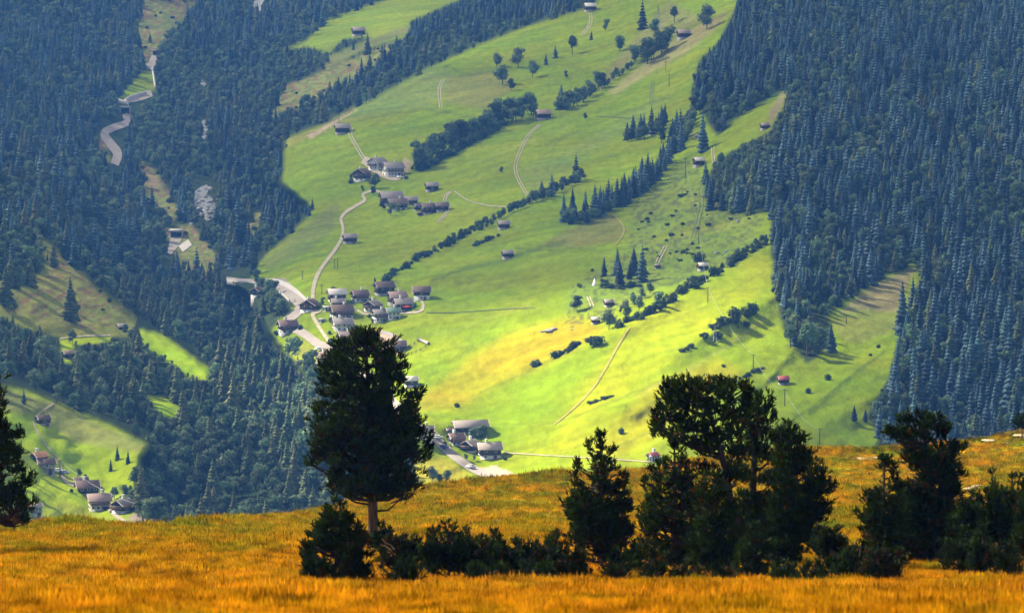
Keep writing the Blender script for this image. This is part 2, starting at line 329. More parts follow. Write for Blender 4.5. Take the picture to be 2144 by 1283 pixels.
def line(pts, col, wd, f):
    best = np.full(GU.shape, 1e9)
    for (x0,y0),(x1,y1) in zip(pts[:-1], pts[1:]):
        dx, dy = x1-x0, y1-y0; t = np.clip(((GU-x0)*dx+(GV-y0)*dy)/(dx*dx+dy*dy), 0, 1); best = np.minimum(best, np.hypot(GU-(x0+t*dx)+3*fbm(GU/20,GV/20,2,3), GV-(y0+t*dy)+3*fbm(GU/17,GV/15,2,4)))
    global CC
    m = (np.exp(-(best/wd)**2)*f*meadow)[...,None]; CC = CC*(1-m)+np.array(col)*m
DK = (0.075,0.105,0.015); LT = (0.24,0.24,0.05)
for pts, c, w_, f in [
 ([(700,262),(790,245),(880,228),(960,240),(1010,250)], DK, 3, .6), ([(930,138),(970,155),(1010,155),(1070,145)], DK, 3, .6), ([(1240,190),(1330,130),(1460,50),(1520,30)], DK, 3, .7),
 ([(1150,300),(1250,260),(1360,215),(1440,200)], DK, 2.5, .5), ([(1000,340),(1100,300),(1200,262)], LT, 2.5, .4), ([(850,420),(980,370),(1080,330)], DK, 2.5, .35),
 ([(560,570),(640,540),(700,528)], DK, 2.5, .5), ([(720,560),(800,530),(900,490),(1000,440)], DK, 2.5, .4), ([(905,585),(980,560),(1060,545),(1120,522),(1180,505)], DK, 5, .8), ([(1080,520),(1150,525),(1240,520),(1300,500)], DK, 2.5, .7),
 ([(1240,455),(1330,400),(1440,330),(1500,300)], DK, 3, .6), ([(880,705),(960,690),(1100,640)], LT, 2.5, .35), ([(900,740),(1000,720),(1150,670)], DK, 2.5, .25), ([(860,850),(960,840),(1080,790),(1200,730)], DK, 2.5, .4),
 ([(900,885),(1000,890),(1170,885),(1260,850),(1400,790)], DK, 2.5, .4), ([(1330,830),(1450,770),(1560,700),(1640,640)], LT, 3, .5), ([(1180,800),(1260,740),(1330,700)], DK, 2.2, .35), ([(1350,690),(1480,640),(1600,570)], DK, 2.5, .4),
 ([(1490,660),(1480,700),(1420,770)], DK, 2, .3), ([(1660,880),(1740,820),(1850,735)], DK, 3.5, .6), ([(1700,790),(1780,750),(1870,700)], DK, 3, .4), ([(1280,940),(1360,905),(1420,870)], DK, 3.5, .6),
 ([(60,830),(140,870),(230,905),(300,925)], DK, 2.5, .4), ([(60,900),(160,925),(290,950)], LT, 2.5, .5), ([(70,940),(160,1010),(280,1090)], LT, 3, .5), ([(1480,470),(1560,440),(1605,430)], DK, 3, .6), ([(1390,560),(1470,500),(1600,460)], DK, 3, .5), ([(1100,250),(1160,300),(1130,400)], DK, 2, .25)]:
    line(pts, c, w_, f)
# narrow mowing swaths and cattle terracettes
sw = np.sin((GU*0.35+GV*1.0+14*fbm(GU/60,GV/60,2,61))/3.1); CC *= (1+0.07*(sw*meadow)*(vnoise(GU/90,GV/60,63) > .45))[...,None]
def terrain_material():
    m = bpy.data.materials.new('valley_ground'); m.use_nodes = True; t = m.node_tree; N = t.nodes; L = t.links
    b = N['Principled BSDF']; b.inputs['Roughness'].default_value = 1.0; b.inputs['Specular IOR Level'].default_value = 0.0
    at = N.new('ShaderNodeAttribute'); at.attribute_name = 'ground_col'
    g = N.new('ShaderNodeNewGeometry')
    def noise(sc, det, st=(1,1,1), rough=0.55):
        mp = N.new('ShaderNodeMapping'); mp.inputs['Scale'].default_value = st; mp.inputs['Rotation'].default_value = (0,0,0.35)
        L.new(g.outputs['Position'], mp.inputs['Vector'])
        n = N.new('ShaderNodeTexNoise'); n.inputs['Scale'].default_value = sc; n.inputs['Detail'].default_value = det; n.inputs['Roughness'].default_value = rough
        L.new(mp.outputs[0], n.inputs['Vector']); return n.outputs['Fac']
    def rng(src, a, b_, c, d):
        r = N.new('ShaderNodeMapRange'); r.inputs[1].default_value = a; r.inputs[2].default_value = b_; r.inputs[3].default_value = c; r.inputs[4].default_value = d
        L.new(src, r.inputs[0]); return r.outputs[0]
    n1 = rng(noise(0.012, 5), 0.3, 0.7, 0.82, 1.18); n2 = rng(noise(0.25, 6, (1,0.35,1), 0.65), 0.3, 0.7, 0.80, 1.20); n3 = rng(noise(0.05, 4, (0.25,1.6,1)), 0.3, 0.7, 0.88, 1.12)
    m1 = N.new('ShaderNodeMath'); m1.operation = 'MULTIPLY'; L.new(n1, m1.inputs[0]); L.new(n2, m1.inputs[1])
    m2 = N.new('ShaderNodeMath'); m2.operation = 'MULTIPLY'; L.new(m1.outputs[0], m2.inputs[0]); L.new(n3, m2.inputs[1])
    sc = N.new('ShaderNodeVectorMath'); sc.operation = 'SCALE'; L.new(at.outputs['Color'], sc.inputs[0]); L.new(m2.outputs[0], sc.inputs['Scale'])
    hs = N.new('ShaderNodeHueSaturation'); L.new(sc.outputs[0], hs.inputs['Color']); L.new(rng(noise(0.02, 4), 0.35, 0.65, 0.485, 0.515), hs.inputs['Hue'])
    L.new(hs.outputs[0], b.inputs['Base Color'])
    bp = N.new('ShaderNodeBump'); bp.inputs['Strength'].default_value = 0.7; bp.inputs['Distance'].default_value = 1.2
    L.new(noise(0.3, 6, (1,0.5,1), 0.7), bp.inputs['Height']); L.new(bp.outputs[0], b.inputs['Normal'])
    return m
nr, nc = GU.shape
idx = np.arange(nr*nc).reshape(nr, nc)
quads = np.stack([idx[1:,:-1], idx[1:,1:], idx[:-1,1:], idx[:-1,:-1]], -1).reshape(-1, 4)
valley = mesh_obj('valley_terrain', TV.reshape(-1,3), quads, [terrain_material()], smooth=True)
ca = valley.data.color_attributes.new('ground_col', 'FLOAT_COLOR', 'POINT')
ca.data.foreach_set('color', np.concatenate([CC.reshape(-1,3), np.ones((nr*nc,1))], 1).astype(np.float32).ravel())
tag(valley, kind='structure')

# ------------------------------------------------------------------ the foreground alp (camera stands on it)
RIDGE = [(-400,1085,150),(0,1102,150),(150,1092,155),(260,1100,155),(350,1108,150),(450,1092,165),(560,1080,175),(620,1078,180),(680,1066,190),(750,1050,200),(820,1035,205),(900,1020,210),(990,1008,215),(1072,998,215),
 (1200,990,215),(1360,988,215),(1430,968,220),(1560,948,225),(1700,940,235),(1850,936,240),(1960,930,245),(2040,918,250),(2144,904,250),(2500,870,255)]
ra = np.array(RIDGE, float)
def ridge(u): return np.interp(u, ra[:,0], ra[:,1]), np.interp(u, ra[:,0], ra[:,2])
def fdepth(u, v):
    rv, rd = ridge(u); u = np.asarray(u, float)
    vs = np.stack([np.full_like(rv, 1420.0), np.full_like(rv, 1283.0), np.full_like(rv, 1235.0), np.full_like(rv, 1195.0), np.full_like(rv, 1135.0), rv - 0.0*rv], 0)
    ds = [24.0, 46.0, 74.0, 89.0, 112.0]
    w = np.zeros_like(rv); v = np.asarray(v, float) + 0*rv
    # piecewise smooth in inverse depth; the last leg runs to the ridge
    W_ = [1/d for d in ds]
    w = np.interp(-v, [-1420,-1283,-1235,-1195,-1135], W_)
    top = 1/rd; t = np.clip((1135 - v) / np.maximum(1135 - rv, 1), 0, 1)
    w = np.where(v < 1135, W_[-1] + (top - W_[-1]) * (1-(1-t)**1.6), w)
    return 1/w
def FT(u, v): return P(u, v, fdepth(u, v))
fu = np.arange(-320, 2470, 5.0); rows = []
svals = np.concatenate([np.linspace(0, 1, 190)])
rv, rd = ridge(fu)
FVV = []
for s in svals:
    vv = 1420 + (rv - 1420) * s; FVV.append(FT(fu, vv))
FG = np.array(FVV)
near_rows = []
for yy, zz in ((-12.0, -1.2), (0.0, -1.9), (10.0, -3.2)):
    xs = np.linspace(-60, 60, len(fu)); near_rows.append(np.stack([xs, np.full_like(xs, yy), np.full_like(xs, zz)], -1))
back = []
for k in range(1, 22):
    q = FG[-1].copy(); st = k * 12.0; q[:,1] += st; q[:,0] *= (1 + st/ q[:,1]*0.8); q[:,2] -= 0.17*st + 0.0022*st*st; back.append(q)
FG = np.concatenate([np.array(near_rows), FG, np.array(back)], 0)
X, Y = FG[...,0], FG[...,1]
FG[...,2] += (fbm(X/4.0, Y/4.0, 3, 51)*0.10 + fbm(X/1.1, Y/1.4, 2, 55)*0.08) * np.clip(Y/30, 0, 1)
n1_, n2_ = FG.shape[:2]; idx = np.arange(n1_*n2_).reshape(n1_, n2_)
fq = np.stack([idx[:-1,:-1], idx[:-1,1:], idx[1:,1:], idx[1:,:-1]], -1).reshape(-1, 4)

def alp_color(N, L, dark=1.0):
    g = N.new('ShaderNodeNewGeometry')
    def noise(sc, det, st=(1,1,1)):
        mp = N.new('ShaderNodeMapping'); mp.inputs['Scale'].default_value = st; L.new(g.outputs['Position'], mp.inputs['Vector'])
        n = N.new('ShaderNodeTexNoise'); n.inputs['Scale'].default_value = sc; n.inputs['Detail'].default_value = det; L.new(mp.outputs[0], n.inputs['Vector']); return n.outputs['Fac']
    sx = N.new('ShaderNodeSeparateXYZ'); L.new(g.outputs['Position'], sx.inputs[0])
    far = N.new('ShaderNodeMapRange'); far.inputs[1].default_value = 60; far.inputs[2].default_value = 130; far.inputs[3].default_value = -0.12; far.inputs[4].default_value = 0.13
    L.new(sx.outputs[1], far.inputs[0])
    rp = N.new('ShaderNodeValToRGB'); ad = N.new('ShaderNodeMath'); ad.operation = 'ADD'
    L.new(noise(0.45, 7, (1,0.5,1)), ad.inputs[0]); L.new(far.outputs[0], ad.inputs[1]); L.new(ad.outputs[0], rp.inputs[0])
    e = rp.color_ramp.elements; e[0].position = 0.30; e[0].color = (0.39*dark,0.155*dark,0.002,1); e[1].position = 0.80; e[1].color = (0.10*dark,0.115*dark,0.004,1)
    k = e.new(0.5); k.color = (0.35*dark,0.165*dark,0.002,1); k = e.new(0.64); k.color = (0.23*dark,0.155*dark,0.003,1)
    r2 = N.new('ShaderNodeMapRange'); r2.inputs[1].default_value = 0.35; r2.inputs[2].default_value = 0.65; r2.inputs[3].default_value = 0.35; r2.inputs[4].default_value = 1.55
    L.new(noise(1.3, 7, (1,0.7,1)), r2.inputs[0])
    sc = N.new('ShaderNodeVectorMath'); sc.operation = 'SCALE'; L.new(rp.outputs[0], sc.inputs[0]); L.new(r2.outputs[0], sc.inputs['Scale'])
    return sc.outputs[0], noise
m = bpy.data.materials.new('alp_turf'); m.use_nodes = True; N = m.node_tree.nodes; L = m.node_tree.links; b = N['Principled BSDF']
b.inputs['Roughness'].default_value = 1.0; b.inputs['Specular IOR Level'].default_value = 0.0
c, noise = alp_color(N, L, 0.8); L.new(c, b.inputs['Base Color'])
bp = N.new('ShaderNodeBump'); bp.inputs['Strength'].default_value = 1.0; bp.inputs['Distance'].default_value = 0.3; L.new(noise(1.5, 6, (1,0.6,1)), bp.inputs['Height']); L.new(bp.outputs[0], b.inputs['Normal'])
M['turf'] = m
m = bpy.data.materials.new('golden_grass'); m.use_nodes = True; N = m.node_tree.nodes; L = m.node_tree.links; b = N['Principled BSDF']
b.inputs['Roughness'].default_value = 0.9; b.inputs['Specular IOR Level'].default_value = 0.0
c, noise = alp_color(N, L, 1.12)
oi = N.new('ShaderNodeObjectInfo'); r3 = N.new('ShaderNodeMapRange'); r3.inputs[3].default_value = 0.5; r3.inputs[4].default_value = 1.4; L.new(oi.outputs['Random'], r3.inputs[0])
s3 = N.new('ShaderNodeVectorMath'); s3.operation = 'SCALE'; L.new(c, s3.inputs[0]); L.new(r3.outputs[0], s3.inputs['Scale']); L.new(s3.outputs[0], b.inputs['Base Color'])
tr = N.new('ShaderNodeBsdfTranslucent'); L.new(s3.outputs[0], tr.inputs[0]); mx = N.new('ShaderNodeMixShader'); mx.inputs[0].default_value = 0.4
L.new(b.outputs[0], mx.inputs[1]); L.new(tr.outputs[0], mx.inputs[2]); L.new(mx.outputs[0], N['Material Output'].inputs[0])
M['grass'] = m
alp = mesh_obj('foreground_alp', FG.reshape(-1,3), fq, [M['turf']], smooth=True); tag(alp, kind='structure')

# ------------------------------------------------------------------ instancing on points (only for uncountable stuff)
def scatter(name, pts, scl, rot, var, protos, label, cat):
    cl = bpy.data.collections.new(name + '_sources')
    for i, p in enumerate(protos):
        p.name = '%s_source_%02d' % (name, i); cl.objects.link(p)
    o = mesh_obj(name, pts, [np.zeros((0,3), int)])
    me = o.data
    for an, dt, arr in (('scl','FLOAT',scl),('rot','FLOAT',rot),('var','INT',var)):
        a = me.attributes.new(an, dt, 'POINT'); a.data.foreach_set('value', np.asarray(arr, np.int32 if dt == 'INT' else np.float32))
    ng = bpy.data.node_groups.new(name, 'GeometryNodeTree')
    ng.interface.new_socket('Geometry', in_out='INPUT', socket_type='NodeSocketGeometry'); ng.interface.new_socket('Geometry', in_out='OUTPUT', socket_type='NodeSocketGeometry')
    N = ng.nodes; L = ng.links; gi = N.new('NodeGroupInput'); go = N.new('NodeGroupOutput')
    ci = N.new('GeometryNodeCollectionInfo'); ci.inputs['Collection'].default_value = cl; ci.inputs['Separate Children'].default_value = True; ci.inputs['Reset Children'].default_value = True
    ip = N.new('GeometryNodeInstanceOnPoints'); ip.inputs['Pick Instance'].default_value = True
    def na(n, dt):
        x = N.new('GeometryNodeInputNamedAttribute'); x.data_type = dt; x.inputs[0].default_value = n; return x.outputs[0]
    cx = N.new('ShaderNodeCombineXYZ'); L.new(na('rot','FLOAT'), cx.inputs[2])
    L.new(gi.outputs[0], ip.inputs['Points']); L.new(ci.outputs[0], ip.inputs['Instance']); L.new(na('var','INT'), ip.inputs['Instance Index'])
    L.new(cx.outputs[0], ip.inputs['Rotation']); L.new(na('scl','FLOAT'), ip.inputs['Scale']); L.new(ip.outputs[0], go.inputs[0])
    md = o.modifiers.new('scatter', 'NODES'); md.node_group = ng
    tag(o, label, cat, kind='stuff'); return o

# ------------------------------------------------------------------ tree prototypes for the valley (unit: metres)
def spruce(seed, H=20.0, Rb=3.2, nw=12, mats=('bark','spruce'), name='spruce', airy=0.0):
    r = random.Random(seed); b = MB()
    b.tube([(0,0,-1.5),(0,0,H*0.5),(0,0,H*0.97)], [0.28,0.16,0.02], 5, 0)
    z = H*r.uniform(0.05,0.12)
    z0 = z
    lean = (r.uniform(-.02,.02), r.uniform(-.02,.02))
    for w in range(nw):
        f = w/(nw-1.0); z = z0 + (H*0.97-z0)*(f**0.93); rad = Rb*(1-f)**0.8*r.uniform(0.86,1.12) + 0.22
        n = max(5, int(11*(1-f)+4)); ph = r.random()*6.28
        for k in range(n):
            if r.random() < airy: continue
            a = ph + 6.283*k/n + r.uniform(-.2,.2); L_ = rad*r.uniform(0.7,1.18); wd = L_*0.30+0.25
            dr = -L_*r.uniform(0.22,0.5); up = 0.10*L_
            ca, sa = cos(a), sin(a); lx, ly = lean[0]*z, lean[1]*z
            def q(rr, t, dz): return (lx+rr*ca-t*sa, ly+rr*sa+t*ca, z+dz)
            tk = H*0.045
            b.add([q(0.05,0,tk), q(L_*0.55,-wd,dr*0.35-0.1), q(L_*0.6,0,dr*0.2+up+tk*0.4), q(L_*0.55,wd,dr*0.35-0.1), q(L_,0,dr), q(L_*0.5,0,dr*0.5-tk*0.9)],
                  [(0,1,2),(0,2,3),(1,4,2),(2,4,3),(1,5,4),(4,5,3)], 1)
    b.add([(lean[0]*H-.12,lean[1]*H,H*.93),(lean[0]*H+.12,lean[1]*H,H*.93),(lean[0]*H,lean[1]*H+.12,H*.93),(lean[0]*H,lean[1]*H,H)], [(0,1,3),(1,2,3),(2,0,3)], 1)
    return b.build(name, [M[mats[0]], M[mats[1]]], link=False)
def broadleaf(seed, H=13.0, Wd=9.0, lobes=8, leaves=620, mats=('bark','leaf'), name='tree', ls=0.5, ground=False):
    r = np.random.RandomState(seed); b = MB()
    if not ground:
        b.tube([(0,0,-1.5),(0,0,H*0.35),(0.2,0.1,H*0.7)], [0.3,0.22,0.08], 5, 0)
    cen = []; 
    for i in range(lobes):
        a = r.uniform(0,6.28); rr = r.uniform(0.0,0.62)*Wd/2 if i else 0
        zz = H*r.uniform(0.28,0.78) if i else H*0.72
        if ground: zz = H*r.uniform(0.15,0.6)
        rad = Wd*r.uniform(0.2,0.31)*(1.0 if zz < H*.6 else .85); cen.append((rr*cos(a), rr*sin(a), zz, rad, rad*r.uniform(0.75,1.1)))
        if not ground: b.tube([(0,0,H*0.25),(rr*cos(a)*.6, rr*sin(a)*.6, zz)], [0.15,0.05], 4, 0)
    # dark inner masses keep the crown from being see-through everywhere
    for (x,y,z,ra,rz) in cen:
        vs = []; fs = []
        for j in range(1,4):
            for k in range(6):
                t = pi*j/4; p_ = 2*pi*k/6; q = 0.66*r.uniform(.85,1.1); vs.append((x+ra*q*sin(t)*cos(p_), y+ra*q*sin(t)*sin(p_), z+rz*q*cos(t)))
        vs += [(x,y,z+rz*.66),(x,y,z-rz*.66)]
        for j in range(2):
            for k in range(6): fs.append((j*6+k, (j+1)*6+k, (j+1)*6+(k+1)%6, j*6+(k+1)%6))
        for k in range(6): fs.append((18,k,(k+1)%6)); fs.append((19,12+(k+1)%6,12+k))
        b.add(vs, fs, 1)
    for i in range(leaves):
        x,y,z,ra,rz = cen[r.randint(len(cen))]; n = r.normal(size=3); n[2] = n[2]*0.8+0.25; n /= np.linalg.norm(n); q = r.uniform(0.72,1.12)
        c = np.array([x+n[0]*ra*q, y+n[1]*ra*q, z+n[2]*rz*q])
        m_ = n + r.normal(size=3)*0.55; m_ /= np.linalg.norm(m_); t1 = np.cross(m_, r.normal(size=3)); t1 /= np.linalg.norm(t1); t2 = np.cross(m_, t1)
        s = ls*r.uniform(0.6,1.3)*Wd/9.0
        b.add([c-t1*s, c+t2*s*.7+m_*s*.15, c+t1*s, c-t2*s*.7], [(0,1,2,3)], 1)
    return b.build(name, [M[mats[0]], M[mats[1]]], link=False)
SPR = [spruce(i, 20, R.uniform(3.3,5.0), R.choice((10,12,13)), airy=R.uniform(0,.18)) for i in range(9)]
LAR = [spruce(50+i, 19, R.uniform(3.8,4.8), 14, ('bark','larch'), 'larch', 0.12) for i in range(4)]
BRD = [broadleaf(i, 13, R.uniform(8,10.5)) for i in range(7)]
SHR = [broadleaf(90+i, 3.2, 5.0, 6, 260, ('bark','bush'), 'shrub', 0.55, True) for i in range(5)]
HBUSH = 3.2

# ------------------------------------------------------------------ forests: base points sampled over the slopes
BROADZ = [[(1900,40),(2060,10),(2020,70),(1930,90)],[(1830,480),(1900,520),(1960,600),(1900,680),(1860,620)],[(2040,420),(2120,400),(2144,470),(2060,500)],[(1900,720),(1990,700),(1960,800),(1890,820)],[(1700,480),(1760,470),(1760,560),(1700,600)],[(1760,300),(1830,280),(1850,360),(1780,380)],
 [(590,120),(700,70),(830,110),(940,70),(1090,50),(1100,70),(960,120),(830,200),(720,240),(620,300),(540,330),(480,260),(520,160)],
 [(1480,360),(1600,240),(1700,170),(1760,170),(1700,260),(1640,330),(1600,420),(1500,450)],[(280,120),(330,100),(450,140),(480,200),(430,260),(470,380),(420,440),(330,340),(280,330)],
 [(180,60),(300,130),(290,150),(180,100)],[(600,770),(700,800),(700,1060),(620,1060),(640,900)],[(320,720),(460,800),(470,850),(400,900),(330,1000),(300,1090),(480,1100),(640,1100),(600,1000),(420,860)],
 [(880,90),(1000,60),(1000,90),(880,140)],[(1640,700),(1690,680),(1760,700),(1700,760)],[(1820,880),(1870,800),(1880,930),(1830,930)],[(100,740),(170,700),(240,740),(180,800)]]
forest = ~(meadow | scrub)
forest = blur(forest, 1) > 0.5
def sample_forest():
    out = []; v = -190.0
    while v < 1240:
        u = -230.0
        dd = float(np.median(D0[int((v-gv[0])/GS)]))
        sv = 13.0 * 1500 / dd
        while u < 2370:
            i, j, _, _ = gidx(u, v)
            sp = 15.5 * 1500 / D0[j,i]
            uu = u + R.uniform(-.9,.9)*sp; v2 = v + R.uniform(-.8,.8)*sv
            i, j, _, _ = gidx(uu, v2)
            if forest[j,i]: out.append((uu, v2, 1))
            elif scrub[j,i] and R.random() < 0.12: out.append((uu, v2, 0))
            u += sp*.93
        v += sv
    return out
base = sample_forest()
BU = np.array([b_[0] for b_ in base]); BV = np.array([b_[1] for b_ in base]); isf = np.array([b_[2] for b_ in base])
PT = T(BU, BV)
bz = np.zeros(len(BU), bool)
for p in BROADZ: bz |= inpoly(BU, BV, p)
patch = vnoise(BU/70.0, BV/60.0, 81)
rnd = NR.rand(len(BU))
left = BU < 700
isbroad = (bz & (rnd < 0.8)) | (rnd < 0.06 + 0.45*(patch > 0.60) + 0.36*(BU < 700) + 0.08)
islarch = (~isbroad) & (((rnd > 0.9) & (patch < 0.6)) | (left & (BV > 600) & (rnd > 0.42)))
isshrub = isf == 0
# clear strips for roads and water in the gorge
CLEAR = [([(325,115),(318,145)],12),([(323,150),(325,190)],8),([(310,200),(262,215)],14),([(263,235),(268,255),(235,272),(215,280),(230,300),(245,320),(240,345)],17),([(368,492),(360,530)],20),
 ([(385,530),(400,515)],16),([(430,395),(425,430),(432,462)],24),([(425,255),(430,292)],10),([(425,175),(428,182)],9),([(545,-5),(535,20)],12),([(475,585),(530,590),(600,610),(632,640)],14),
 ([(575,695),(620,700)],30),([(525,615),(550,615)],18),([(1590,270),(1612,270)],9),([(125,745),(155,745)],14),([(240,690),(300,690)],10),([(650,770),(700,770)],25)]
keep = np.ones(len(BU), bool)
def segd(U, V, a, b_):
    dx, dy = b_[0]-a[0], b_[1]-a[1]; t = np.clip(((U-a[0])*dx+(V-a[1])*dy)/(dx*dx+dy*dy+1e-9), 0, 1); return np.hypot(U-(a[0]+t*dx), V-(a[1]+t*dy))
for pl, w_ in CLEAR:
    for a, b_ in zip(pl[:-1], pl[1:]):
        # a tree just below an open spot would cover it, so clear some way down the slope as well
        for off in (0, 9, 18, 27): keep &= ~(segd(BU, BV-off*1.0, a, b_) < w_*(1-off/60.0))
hsz = np.where(isshrub, NR.uniform(0.5,1.2,len(BU)), NR.triangular(0.4,0.85,1.2,len(BU)) * (0.8+0.35*vnoise(BU/50, BV/50, 83)) * np.where(BU < 700, 1.0, 0.9))
# no tree may stand so close below an open field that it would hide it
hp_ = hsz*np.where(isbroad, 13, 20)/(depth(BU, BV)*K)
openf = [p for p in MEADOW]
def hides(fr):
    q = np.zeros(len(BU), bool)
    for p in openf: q |= inpoly(BU, BV-hp_*fr, p)
    return q
edge_ = inpoly(BU, BV, [(1600,500),(1780,500),(1780,780),(1640,780)]); hsz = np.where(edge_, hsz*.72, hsz)
h1, h2, h3 = hides(.25), hides(.55), hides(.85)
hsz = np.where(~isshrub & h3 & ~h2 & ~h1, hsz*.7, hsz); hsz = np.where(~isshrub & h2 & ~h1, hsz*.42, hsz); hsz = np.where(~isshrub & h1, hsz*.24, hsz)
sel = np.where(keep)[0]
def gather(mask, protos, hm, nmax, name, label_fn, group, stuff_name, stuff_label, cat, scat):
    ii = np.array([i for i in sel if mask[i]])
    if len(ii) == 0: return
    inside = (BU[ii] > 5) & (BU[ii] < 2140) & (BV[ii] > 20) & (BV[ii] < 1060)
    size = hsz[ii]/np.linalg.norm(PT[ii], axis=1) * inside
    # those that reach above the alp's skyline only
    rvv = ridge(BU[ii])[0]; size *= (BV[ii] < rvv - 2)
    hid = ((BU[ii] > 650) & (BU[ii] < 890) & (BV[ii] > 700)); size = np.where(hid, 0, size)
    order = np.argsort(-size); ind = ii[order[:nmax]]; rest = ii[order[nmax:]]
    for i in ind:
        pr = protos[R.randrange(len(protos))]; o = bpy.data.objects.new(name, pr.data); COL.objects.link(o)
        o.location = PT[i]; s = float(hsz[i]); o.scale = (s*R.uniform(.9,1.1), s*R.uniform(.9,1.1), s); o.rotation_euler = (0,0,R.uniform(0,6.28))
        lab, grp = label_fn(BU[i], BV[i]); tag(o, lab, cat, grp)
    if len(rest):
        scatter(stuff_name, PT[rest], hsz[rest], NR.uniform(0,6.28,len(rest)), NR.randint(0,len(protos),len(rest)), protos, stuff_label, scat)
def zone(u, v):
    if u > 1400: return 'on the steep slope right of the meadows'
    if u < 330 and v > 640: return 'in the sunny wood below the left spur'
    if v > 560: return 'in the deep wood at the valley bottom'
    return 'on the shaded slope beside the gorge'
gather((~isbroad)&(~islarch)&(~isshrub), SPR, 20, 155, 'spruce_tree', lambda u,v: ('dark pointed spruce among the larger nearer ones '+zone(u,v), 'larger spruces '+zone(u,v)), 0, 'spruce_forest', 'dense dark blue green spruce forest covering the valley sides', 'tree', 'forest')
gather(islarch, LAR, 19, 90, 'larch_tree', lambda u,v: ('pale green airy larch among the larger ones '+zone(u,v), 'larger larches '+zone(u,v)), 0, 'larch_forest', 'pale larches mixed through the dark spruce forest', 'tree', 'forest')
gather(isbroad&(~isshrub), BRD, 13, 160, 'broadleaf_tree', lambda u,v: ('rounded leafy tree among the larger ones '+zone(u,v), 'larger leafy trees '+zone(u,v)), 0, 'broadleaf_forest', 'rounded mid green leafy trees mixed into the forested slopes', 'tree', 'forest')
ii = np.where(isshrub & keep)[0]
scatter('scrub_vegetation', PT[ii], hsz[ii], NR.uniform(0,6.28,len(ii)), NR.randint(0,5,len(ii)), SHR, 'low bushes dotted over the rough scrubby slopes', 'scrub')

# ------------------------------------------------------------------ trees standing on or along the meadows, each traced in the photo
def plant(protos, H0, name, u, v, hpx, label, cat, group=None, wid=1.0):
    d = mpp(u, v); s = hpx*d/H0; o = bpy.data.objects.new(name, protos[R.randrange(len(protos))].data); COL.objects.link(o)
    p = T(u, v); p = p + np.array([0,0,-0.15]); o.location = p; o.scale = (s*wid, s*wid, s); o.rotation_euler = (0,0,R.uniform(0,6.28)); tag(o, label, cat, group); return o
CONL = [(1265,578,42,'leftmost spruce of the tall clump above the white tent'),(1292,575,58,'tall spruce second from the left in the clump above the white tent'),(1298,600,60,'lowest spruce in the middle of the clump above the tent'),(1327,575,60,'slender spruce in the middle right of the clump above the tent'),(1345,590,78,'tallest broad spruce at the right of the clump above the tent'),(1318,584,34,'small spruce in the middle of the clump above the tent'),
 (1345,62,62,'tall spruce standing alone on the brown slope below the top edge'),(1238,84,20,'small dark conifer beside the leafy trees on the upper meadow'),(1143,136,26,'small pointed conifer on the upper meadow under the round trees'),(1163,122,28,'small conifer right of its twin on the upper meadow'),(1176,228,52,'tall slim spruce at the left end of the hedge above the barn'),
 (1155,412,50,'spruce at the upper end of the long hedge'),(1135,415,38,'smaller spruce left of the one ending the long hedge'),(1205,382,58,'broad spruce standing alone on the bank right of the long hedge'),(1245,432,44,'slim spruce left of the dark wood strip'),
 (1472,318,82,'big spruce in the gap above the right-hand barn'),(1478,385,50,'spruce right beside the tall pale-roofed barn'),(585,368,44,'spruce on the left edge of the meadow near the farm'),(785,592,14,'tiny spruce behind the grey-roofed village barn'),
 (1788,880,34,'left one of two small spruces at the foot of the right meadow'),(1812,882,28,'right one of two small spruces at the foot of the right meadow'),(1890,700,112,'tall spruce at the edge of the brown clearing'),(1910,660,80,'spruce right behind the tall one at the brown clearing'),(654,440,26,'small spruce at the meadow edge left of the switchback'),
 (1740,735,62,'dark spruce right of the round trees by the lower clearing'),(246,962,30,'dark spruce at the corner of the near left field'),(268,970,28,'second spruce along the near left field'),(800,110,20,'small conifer on the rough slope under the high meadow'),(830,108,34,'conifer right of its small neighbour under the high meadow'),(740,105,18,'small conifer under the high barn'),(50,845,32,'lone spruce on the near left spur'),
 (232,985,26,'low spruce at the left tip of the field wood')]
for u,v,h,l in CONL: plant(SPR, 20, 'spruce_tree', u, v, h, l, 'tree', wid=1.15 if h < 60 else 1.0)
